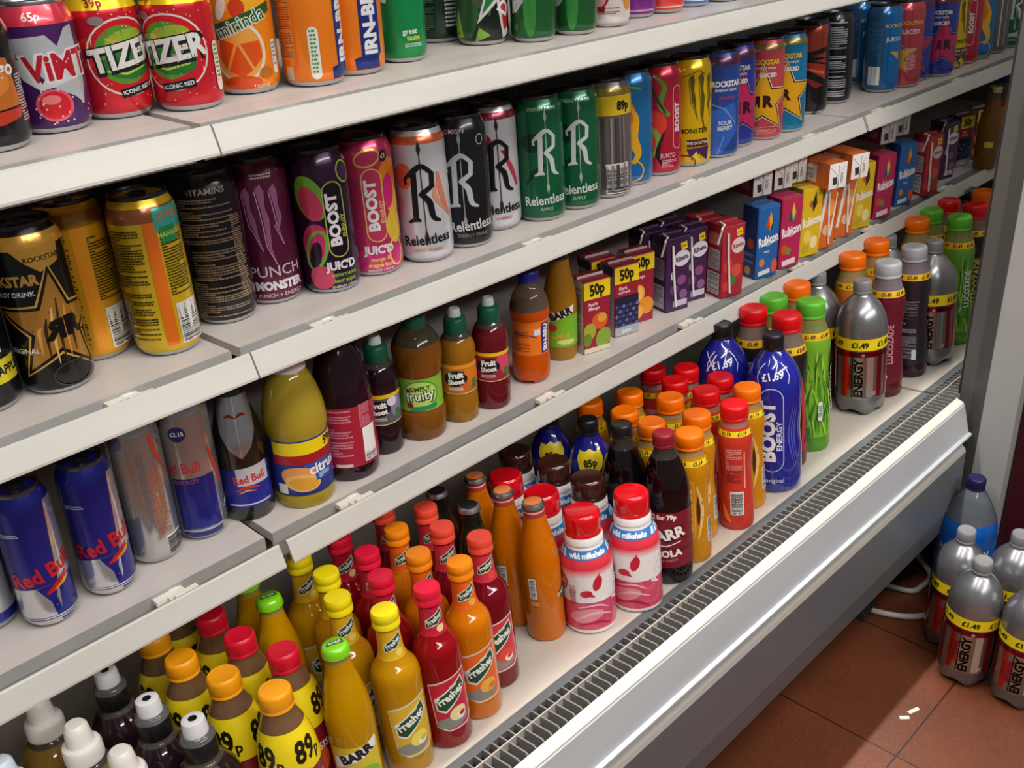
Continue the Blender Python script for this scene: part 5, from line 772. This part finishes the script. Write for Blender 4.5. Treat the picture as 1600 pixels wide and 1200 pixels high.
    ('fresher', 'yellow', 'D', 0.0493, 0.0121, 15, 'yellow capped slender glass bottle, rearmost in its colour row', 'yellow capped fruit drink bottles', 'fruit_drink_bottle', 'bottle'),
    ('fresher', 'yellow', 'D', 0.0483, -0.0437, 15, 'yellow capped slender glass bottle, second from the rear in its colour row', 'yellow capped fruit drink bottles', 'fruit_drink_bottle', 'bottle'),
    ('fresher', 'yellow', 'D', 0.0261, -0.0949, 15, 'yellow capped slender glass bottle, third from the rear in its colour row', 'yellow capped fruit drink bottles', 'fruit_drink_bottle', 'bottle'),
    ('fresher', 'yellow', 'D', 0.0416, -0.1571, 15, 'yellow capped slender glass bottle, frontmost in its colour row', 'yellow capped fruit drink bottles', 'fruit_drink_bottle', 'bottle'),
    ('fresher', 'red', 'D', 0.1049, 0.0078, 15, 'raspberry red capped slender glass bottle, rearmost in its colour row', 'raspberry red capped fruit drink bottles', 'fruit_drink_bottle', 'bottle'),
    ('fresher', 'red', 'D', 0.1039, -0.0482, 15, 'raspberry red capped slender glass bottle, second from the rear in its colour row', 'raspberry red capped fruit drink bottles', 'fruit_drink_bottle', 'bottle'),
    ('fresher', 'red', 'D', 0.0814, -0.1017, 15, 'raspberry red capped slender glass bottle, third from the rear in its colour row', 'raspberry red capped fruit drink bottles', 'fruit_drink_bottle', 'bottle'),
    ('fresher', 'red', 'D', 0.0972, -0.1619, 15, 'raspberry red capped slender glass bottle, frontmost in its colour row', 'raspberry red capped fruit drink bottles', 'fruit_drink_bottle', 'bottle'),
    ('fresher', 'orange', 'D', 0.1585, -0.0365, 15, 'bright orange capped slender glass bottle, rearmost in its colour row', 'bright orange capped fruit drink bottles', 'fruit_drink_bottle', 'bottle'),
    ('fresher', 'orange', 'D', 0.1372, -0.1016, 15, 'bright orange capped slender glass bottle, middle one in its colour row', 'bright orange capped fruit drink bottles', 'fruit_drink_bottle', 'bottle'),
    ('fresher', 'orange', 'D', 0.1526, -0.1554, 15, 'bright orange capped slender glass bottle, frontmost in its colour row', 'bright orange capped fruit drink bottles', 'fruit_drink_bottle', 'bottle'),
    ('fresher', 'coral', 'D', 0.1812, 0.018, 15, 'coral red capped slender glass bottle, rearmost in its colour row', 'coral red capped fruit drink bottles', 'fruit_drink_bottle', 'bottle'),
    ('fresher', 'coral', 'D', 0.2135, -0.0275, 15, 'coral red capped slender glass bottle, second from the rear in its colour row', 'coral red capped fruit drink bottles', 'fruit_drink_bottle', 'bottle'),
    ('fresher', 'coral', 'D', 0.1938, -0.0797, 15, 'coral red capped slender glass bottle, third from the rear in its colour row', 'coral red capped fruit drink bottles', 'fruit_drink_bottle', 'bottle'),
    ('fresher', 'coral', 'D', 0.2044, -0.1345, 15, 'coral red capped slender glass bottle, frontmost in its colour row', 'coral red capped fruit drink bottles', 'fruit_drink_bottle', 'bottle'),
    ('dark', '', 'D', 0.2586, 0.0028, 0, 'dark glass bottle with black crown cap, rear one of two', 'dark glass bottles with black crown caps', 'soda_bottle', 'bottle'),
    ('dark', '', 'D', 0.2565, -0.0607, 0, 'dark glass bottle with black crown cap, front one of two, beside coral capped bottles', 'dark glass bottles with black crown caps', 'soda_bottle', 'bottle'),
    ('oglass', '', 'D', 0.3152, -0.0106, 0, 'orange drink glass bottle with silver crown cap, rearmost of three', 'orange drink glass bottles with crown caps', 'soda_bottle', 'bottle'),
    ('oglass', '', 'D', 0.3086, -0.0688, 0, 'orange drink glass bottle with silver crown cap, middle one of three', 'orange drink glass bottles with crown caps', 'soda_bottle', 'bottle'),
    ('oglass', '', 'D', 0.3093, -0.1218, 0, 'orange drink glass bottle with silver crown cap, frontmost of three', 'orange drink glass bottles with crown caps', 'soda_bottle', 'bottle'),
    ('milk', 'red', 'D', 0.376, -0.0028, 10, 'pink and white milkshake bottle with red cap, rearmost in its row', 'milkshake bottles', 'milkshake_bottle', 'bottle'),
    ('milk', 'red', 'D', 0.3695, -0.0763, 10, 'pink and white milkshake bottle with red cap, in the middle of its row', 'milkshake bottles', 'milkshake_bottle', 'bottle'),
    ('milk', 'red', 'D', 0.3619, -0.1533, 10, 'pink and white milkshake bottle with red cap, frontmost left beside orange glass bottle', 'milkshake bottles', 'milkshake_bottle', 'bottle'),
    ('milk', 'red', 'D', 0.4352, -0.1745, -12, 'pink and white milkshake bottle with red cap, front right beside the cola bottle', 'milkshake bottles', 'milkshake_bottle', 'bottle'),
    ('milk', 'brown', 'D', 0.4365, 0.0376, 0, 'milkshake bottle with chocolate brown cap, rearmost of the brown capped row', 'milkshake bottles', 'milkshake_bottle', 'bottle'),
    ('milk', 'brown', 'D', 0.4425, -0.032, 0, 'milkshake bottle with chocolate brown cap, middle one of the brown capped row', 'milkshake bottles', 'milkshake_bottle', 'bottle'),
    ('milk', 'brown', 'D', 0.4346, -0.1014, 0, 'milkshake bottle with chocolate brown cap, frontmost of the brown capped row', 'milkshake bottles', 'milkshake_bottle', 'bottle'),
    ('boosts', '', 'D', 0.5102, 0.0353, 0, 'small blue bottle with black cap and yellow shield price, rear one half under the shelf', 'small blue bottles with shield price', 'soda_bottle', 'bottle'),
    ('boosts', '', 'D', 0.5231, -0.0293, 0, 'small blue bottle with black cap and yellow shield price, front one', 'small blue bottles with shield price', 'soda_bottle', 'bottle'),
    ('cola', 'plain', 'D', 0.5013, -0.1104, 0, 'black cola bottle with black cap, behind the maroon labelled cola', 'cola bottles', 'soda_bottle', 'bottle'),
    ('cola', 'barr', 'D', 0.5099, -0.1746, 0, 'cola bottle with maroon label and dark red cap', 'cola bottles', 'soda_bottle', 'bottle'),
    ('luco', 'orange', 'D', 0.5751, 0.0123, 0, 'small orange capped energy bottle rearmost at the left, half hidden under the shelf', 'small orange capped energy bottles', 'energy_drink_bottle', 'bottle'),
    ('luco', 'orange', 'D', 0.6319, -0.0191, 0, 'small orange capped energy bottle rearmost of the right row', 'small orange capped energy bottles', 'energy_drink_bottle', 'bottle'),
    ('luco', 'orange', 'D', 0.5767, -0.0536, 0, 'small orange capped energy bottle behind the black cola bottle', 'small orange capped energy bottles', 'energy_drink_bottle', 'bottle'),
    ('luco', 'orange', 'D', 0.65, -0.0815, 0, 'small orange capped energy bottle second of the right row, behind the red capped front row', 'small orange capped energy bottles', 'energy_drink_bottle', 'bottle'),
    ('luco', 'orange', 'D', 0.5672, -0.1091, 0, 'small orange capped energy bottle just behind the dark red cola cap', 'small orange capped energy bottles', 'energy_drink_bottle', 'bottle'),
    ('luco', 'orange', 'D', 0.6227, -0.1472, 0, 'small orange capped energy bottle front of the right row, beside pink red bottle', 'small orange capped energy bottles', 'energy_drink_bottle', 'bottle'),
    ('luco', 'orange', 'D', 0.5681, -0.1731, 0, 'small orange capped energy bottle frontmost, beside the maroon cola bottle', 'small orange capped energy bottles', 'energy_drink_bottle', 'bottle'),
    ('luco', 'orange', 'D', 0.7377, -0.1566, 0, 'small orange capped energy bottle by itself between red capped and big blue bottle', 'small orange capped energy bottles', 'energy_drink_bottle', 'bottle'),
    ('luco', 'red', 'D', 0.7251, 0.0079, 0, 'small red capped energy bottle rearmost at the left in shade', 'small red capped energy bottles', 'energy_drink_bottle', 'bottle'),
    ('luco', 'red', 'D', 0.753, -0.0358, 0, 'small red capped energy bottle rearmost at the right', 'small red capped energy bottles', 'energy_drink_bottle', 'bottle'),
    ('luco', 'red', 'D', 0.7034, -0.0507, 0, 'small red capped energy bottle second in the left column', 'small red capped energy bottles', 'energy_drink_bottle', 'bottle'),
    ('luco', 'red', 'D', 0.75, -0.1014, 0, 'small red capped energy bottle second in the right column beside big blue bottle', 'small red capped energy bottles', 'energy_drink_bottle', 'bottle'),
    ('luco', 'red', 'D', 0.6977, -0.1118, 0, 'small red capped energy bottle behind the frontmost', 'small red capped energy bottles', 'energy_drink_bottle', 'bottle'),
    ('luco', 'red', 'D', 0.6769, -0.1742, 0, 'small red capped energy bottle frontmost with white barcode', 'small red capped energy bottles', 'energy_drink_bottle', 'bottle'),
    ('boostl', 'x', 'D', 0.8161, -0.062, 0, 'big blue bottle with black cap and white crossed out price, rear one', 'big blue energy bottles', 'energy_drink_bottle', 'bottle'),
    ('boostl', '', 'D', 0.8149, -0.1545, 0, 'big blue bottle with black cap and vertical white lettering, front one', 'big blue energy bottles', 'energy_drink_bottle', 'bottle'),
    ('lucob', 'red', 'D', 0.8891, -0.0724, 0, 'red capped big energy bottle with black label, rear one behind the big blue bottles', 'big energy bottles on the deck', 'energy_drink_bottle', 'bottle'),
    ('lucob', 'red', 'D', 0.8861, -0.1351, 0, 'red capped big energy bottle with black label, front one beside green leaf bottle', 'big energy bottles on the deck', 'energy_drink_bottle', 'bottle'),
    ('lucob', 'green', 'D', 0.9519, -0.0714, 0, 'green capped big energy bottle, rear one beside orange cap', 'big energy bottles on the deck', 'energy_drink_bottle', 'bottle'),
    ('lucob', 'green', 'D', 0.9586, -0.1356, 0, 'green capped big energy bottle with grass green leaf sleeve, front one left of silver bottle', 'big energy bottles on the deck', 'energy_drink_bottle', 'bottle'),
    ('lucob', 'orange', 'D', 1.0251, -0.0717, 0, 'orange capped big energy bottle behind the front green bottle', 'big energy bottles on the deck', 'energy_drink_bottle', 'bottle'),
    ('lucob', 'orange', 'D', 1.21, -0.0763, 0, 'orange capped big energy bottle behind the front silver bottle', 'big energy bottles on the deck', 'energy_drink_bottle', 'bottle'),
    ('lucob', 'orange', 'D', 1.3051, -0.0739, 0, 'orange capped big energy bottle behind the pale capped dark red bottle', 'big energy bottles on the deck', 'energy_drink_bottle', 'bottle'),
    ('lucob', 'orange', 'D', 1.468, -0.077, 0, 'orange capped big energy bottle behind the pale capped purple bottle', 'big energy bottles on the deck', 'energy_drink_bottle', 'bottle'),
    ('lucob', 'green', 'D', 1.5407, -0.0708, 0, 'green capped big energy bottle, rear one near the grey upright', 'big energy bottles on the deck', 'energy_drink_bottle', 'bottle'),
    ('lucob', 'greenr', 'D', 1.5146, -0.1392, 0, 'green capped bottle with white vertical lettering beside the grey upright', 'big energy bottles on the deck', 'energy_drink_bottle', 'bottle'),
    ('lucob', 'red', 'D', 1.6226, -0.0713, 0, 'red capped big energy bottle near right end, rear one', 'big energy bottles on the deck', 'energy_drink_bottle', 'bottle'),
    ('lucob', 'red', 'D', 1.6061, -0.1323, 0, 'red capped big energy bottle touching the grey upright', 'big energy bottles on the deck', 'energy_drink_bottle', 'bottle'),
    ('lucob', 'darkred', 'D', 1.2177, -0.1393, 0, 'pale capped dark red bottle right of the front silver bottle', 'big energy bottles on the deck', 'energy_drink_bottle', 'bottle'),
    ('lucob', 'purple', 'D', 1.3223, -0.1383, 0, 'pale capped dark purple bottle with fine print label', 'big energy bottles on the deck', 'energy_drink_bottle', 'bottle'),
    ('lucob', 'orange', 'D', 1.7137, -0.1042, 0, 'orange capped bottle at the far right end of the deck', 'big energy bottles on the deck', 'energy_drink_bottle', 'bottle'),
    ('lucob', 'blackcap', 'D', 1.7515, -0.0533, 0, 'black capped bottle at the far right end of the deck', 'big energy bottles on the deck', 'energy_drink_bottle', 'bottle'),
    ('silver', '', 'D', 1.1416, -0.0448, 0, 'silver big bottle with yellow price band, rear one behind green cap', 'silver big bottles', 'energy_drink_bottle', 'bottle'),
    ('silver', '', 'D', 1.1339, -0.1346, 0, 'silver big bottle with yellow price band, front one on the deck', 'silver big bottles', 'energy_drink_bottle', 'bottle'),
    ('silver', '', 'D', 1.3966, -0.053, 0, 'silver big bottle in the rear, mostly hidden behind pale caps', 'silver big bottles', 'energy_drink_bottle', 'bottle'),
    ('silver', '', 'D', 1.3975, -0.1432, 0, 'silver big bottle near right end beside green bottle', 'silver big bottles', 'energy_drink_bottle', 'bottle'),
    ('silver', '', 'F', 1.1146, -0.3621, 0, 'silver big bottle on the tiled floor, left rear beside the blue bottle', 'silver big bottles on the floor', 'energy_drink_bottle', 'bottle'),
    ('silver', '', 'F', 1.047, -0.4181, 0, 'silver big bottle on the tiled floor, frontmost whole one', 'silver big bottles on the floor', 'energy_drink_bottle', 'bottle'),
    ('silver', '', 'F', 1.1625, -0.4357, 0, 'silver big bottle on the tiled floor, rear right', 'silver big bottles on the floor', 'energy_drink_bottle', 'bottle'),
    ('silver', '', 'F', 1.0521, -0.5058, 0, 'silver big bottle on the tiled floor cut by the right picture edge', 'silver big bottles on the floor', 'energy_drink_bottle', 'bottle'),
    ('blue2l', '', 'F', 1.2288, -0.3264, 0, 'tall blue drink bottle with dark blue cap on the floor beside the wall', None, 'soda_bottle', 'bottle'),
    ('carton', 'c50apple', 'C', 0.5719, 0.0344, -15, 'thin carton with yellow price flag and apple and mango picture', 'small juice cartons on the lower shelf', 'juice_carton', 'carton'),
    ('carton', 'c50black', 'C', 0.6473, 0.0391, -15, 'thin carton with yellow price flag and blackcurrant picture', 'small juice cartons on the lower shelf', 'juice_carton', 'carton'),
    ('carton', 'c50orange', 'C', 0.7005, 0.0505, -15, 'thin carton with yellow price flag and orange slices, partly hidden', 'small juice cartons on the lower shelf', 'juice_carton', 'carton'),
    ('carton', 'ribpurple', 'C', 0.7709, 0.0355, -15, 'purple carton with white straw, left one of two', 'small juice cartons on the lower shelf', 'juice_carton', 'carton'),
    ('carton', 'ribpurple', 'C', 0.823, 0.0384, -15, 'purple carton, right one of two, beside the red straw carton', 'small juice cartons on the lower shelf', 'juice_carton', 'carton'),
    ('carton', 'ribred', 'C', 0.873, 0.001, -15, 'red strawberry carton with white straws, left one by the blue carton', 'small juice cartons on the lower shelf', 'juice_carton', 'carton'),
    ('carton', 'rublue', 'C', 0.9803, 0.0041, -15, 'blue carton beside red strawberry carton, with white logo', 'small juice cartons on the lower shelf', 'juice_carton', 'carton'),
    ('carton', 'rupink', 'C', 1.0459, -0.0003, -15, 'magenta carton between blue carton and yellow carton', 'small juice cartons on the lower shelf', 'juice_carton', 'carton'),
    ('carton', 'ruyellow', 'C', 1.1176, 0.0019, -15, 'yellow carton right of the magenta carton', 'small juice cartons on the lower shelf', 'juice_carton', 'carton'),
    ('carton', 'ruorange', 'C', 1.17, 0.0002, -15, 'orange and white carton with straw, left one of two', 'small juice cartons on the lower shelf', 'juice_carton', 'carton'),
    ('carton', 'ruorange', 'C', 1.2469, 0.0044, -15, 'orange and white carton with straw, right one of two', 'small juice cartons on the lower shelf', 'juice_carton', 'carton'),
    ('carton', 'ruyellow', 'C', 1.3128, 0.0034, -15, 'yellow carton beneath the lying orange cartons at right', 'small juice cartons on the lower shelf', 'juice_carton', 'carton'),
    ('carton', 'rupink', 'C', 1.3925, 0.0013, -15, 'magenta carton in the right group beside blue carton', 'small juice cartons on the lower shelf', 'juice_carton', 'carton'),
    ('carton', 'rublue', 'C', 1.4925, 0.0057, -15, 'blue carton in the right group beside red straw carton', 'small juice cartons on the lower shelf', 'juice_carton', 'carton'),
    ('carton', 'ribred', 'C', 1.5924, -0.0037, -15, 'red strawberry carton with white straw near right end', 'small juice cartons on the lower shelf', 'juice_carton', 'carton'),
    ('carton', 'ribpurple', 'C', 1.7228, 0.0197, -15, 'purple carton near right end half hidden behind red carton', 'small juice cartons on the lower shelf', 'juice_carton', 'carton'),
    ('carton', 'c50black', 'C', 1.84, 0.0341, -15, 'thin dark carton with small yellow flag near right end', 'small juice cartons on the lower shelf', 'juice_carton', 'carton'),
    ('carton', 'c50orange', 'C', 1.9218, 0.0326, -15, 'thin carton with orange picture and yellow flag, last on the right', 'small juice cartons on the lower shelf', 'juice_carton', 'carton'),
    ('lying', 'lymaroon', 'C', 1.0162, 0.0403, -17, 'maroon carton lying on top of the blue carton', 'small juice cartons on the lower shelf', 'juice_carton', 'carton'),
    ('lying', 'lymaroon', 'C', 1.0718, 0.0339, -17, 'maroon carton lying on top of the magenta carton', 'small juice cartons on the lower shelf', 'juice_carton', 'carton'),
    ('lying', 'lymaroon', 'C', 1.1191, 0.0349, -17, 'maroon carton lying on top of the yellow carton', 'small juice cartons on the lower shelf', 'juice_carton', 'carton'),
    ('lying', 'lyorange', 'C', 1.1445, -0.0282, -17, 'orange carton lying on the straw cartons, left front one', 'small juice cartons on the lower shelf', 'juice_carton', 'carton'),
    ('lying', 'lyorange', 'C', 1.2231, -0.0281, -17, 'orange carton lying on the straw cartons, right one', 'small juice cartons on the lower shelf', 'juice_carton', 'carton'),
    ('lying', 'lymaroon', 'C', 1.4575, 0.0343, -17, 'maroon carton lying on top of the right magenta carton', 'small juice cartons on the lower shelf', 'juice_carton', 'carton'),
    ('lying', 'lymaroon', 'C', 1.5333, 0.0424, -17, 'maroon carton lying on top of the right blue carton', 'small juice cartons on the lower shelf', 'juice_carton', 'carton'),
    ('carton', 'ribpurple', 'C', 0.7696, 0.0803, -15, 'purple carton in the second row, behind the left purple carton', 'small juice cartons on the lower shelf', 'juice_carton', 'carton'),
    ('carton', 'ribpurple', 'C', 0.8255, 0.0851, -15, 'purple carton in the second row, behind the right purple carton', 'small juice cartons on the lower shelf', 'juice_carton', 'carton'),
    ('carton', 'ribred', 'C', 0.8758, 0.0481, -15, 'red carton in the second row, behind the left red straw carton', 'small juice cartons on the lower shelf', 'juice_carton', 'carton'),
    ('carton', 'c50black', 'C', 0.6466, 0.0827, -15, 'thin dark carton in the second row, behind the blackcurrant carton', 'small juice cartons on the lower shelf', 'juice_carton', 'carton'),
]
CACHE = {}
for kind, art, lv, x, y, rot, label, group, name, cat in ITEMS:
    nm0, cat0, fn = KIND[kind]
    if (kind, art) not in CACHE: CACHE[(kind, art)] = fn(art)
    z = {'A': ZA, 'B': ZB - math.tan(TB) * y, 'C': ZC, 'D': dz(y), 'F': ZF}[lv] + .0003
    t = {'B': TB, 'D': TD}.get(lv, 0)
    if kind in ('carton', 'lying'): rz = radians(rot)
    else: rz = atan2(CAM[1] - y, CAM[0] - x) + pi / 2 + radians(rot)
    if kind == 'lying': z += .1285 if art == 'lymaroon' else .1225
    o = empty(name or nm0, (x, y, z), (0, 0, 0), label, cat or cat0, group)
    o.rotation_euler = (Matrix.Rotation(-t, 3, 'X') @ Matrix.Rotation(rz, 3, 'Z')).to_euler()
    made = {}
    for pn, me, par in CACHE[(kind, art)]:
        p = part(pn, me, made.get(par, o)); made.setdefault(pn, p)
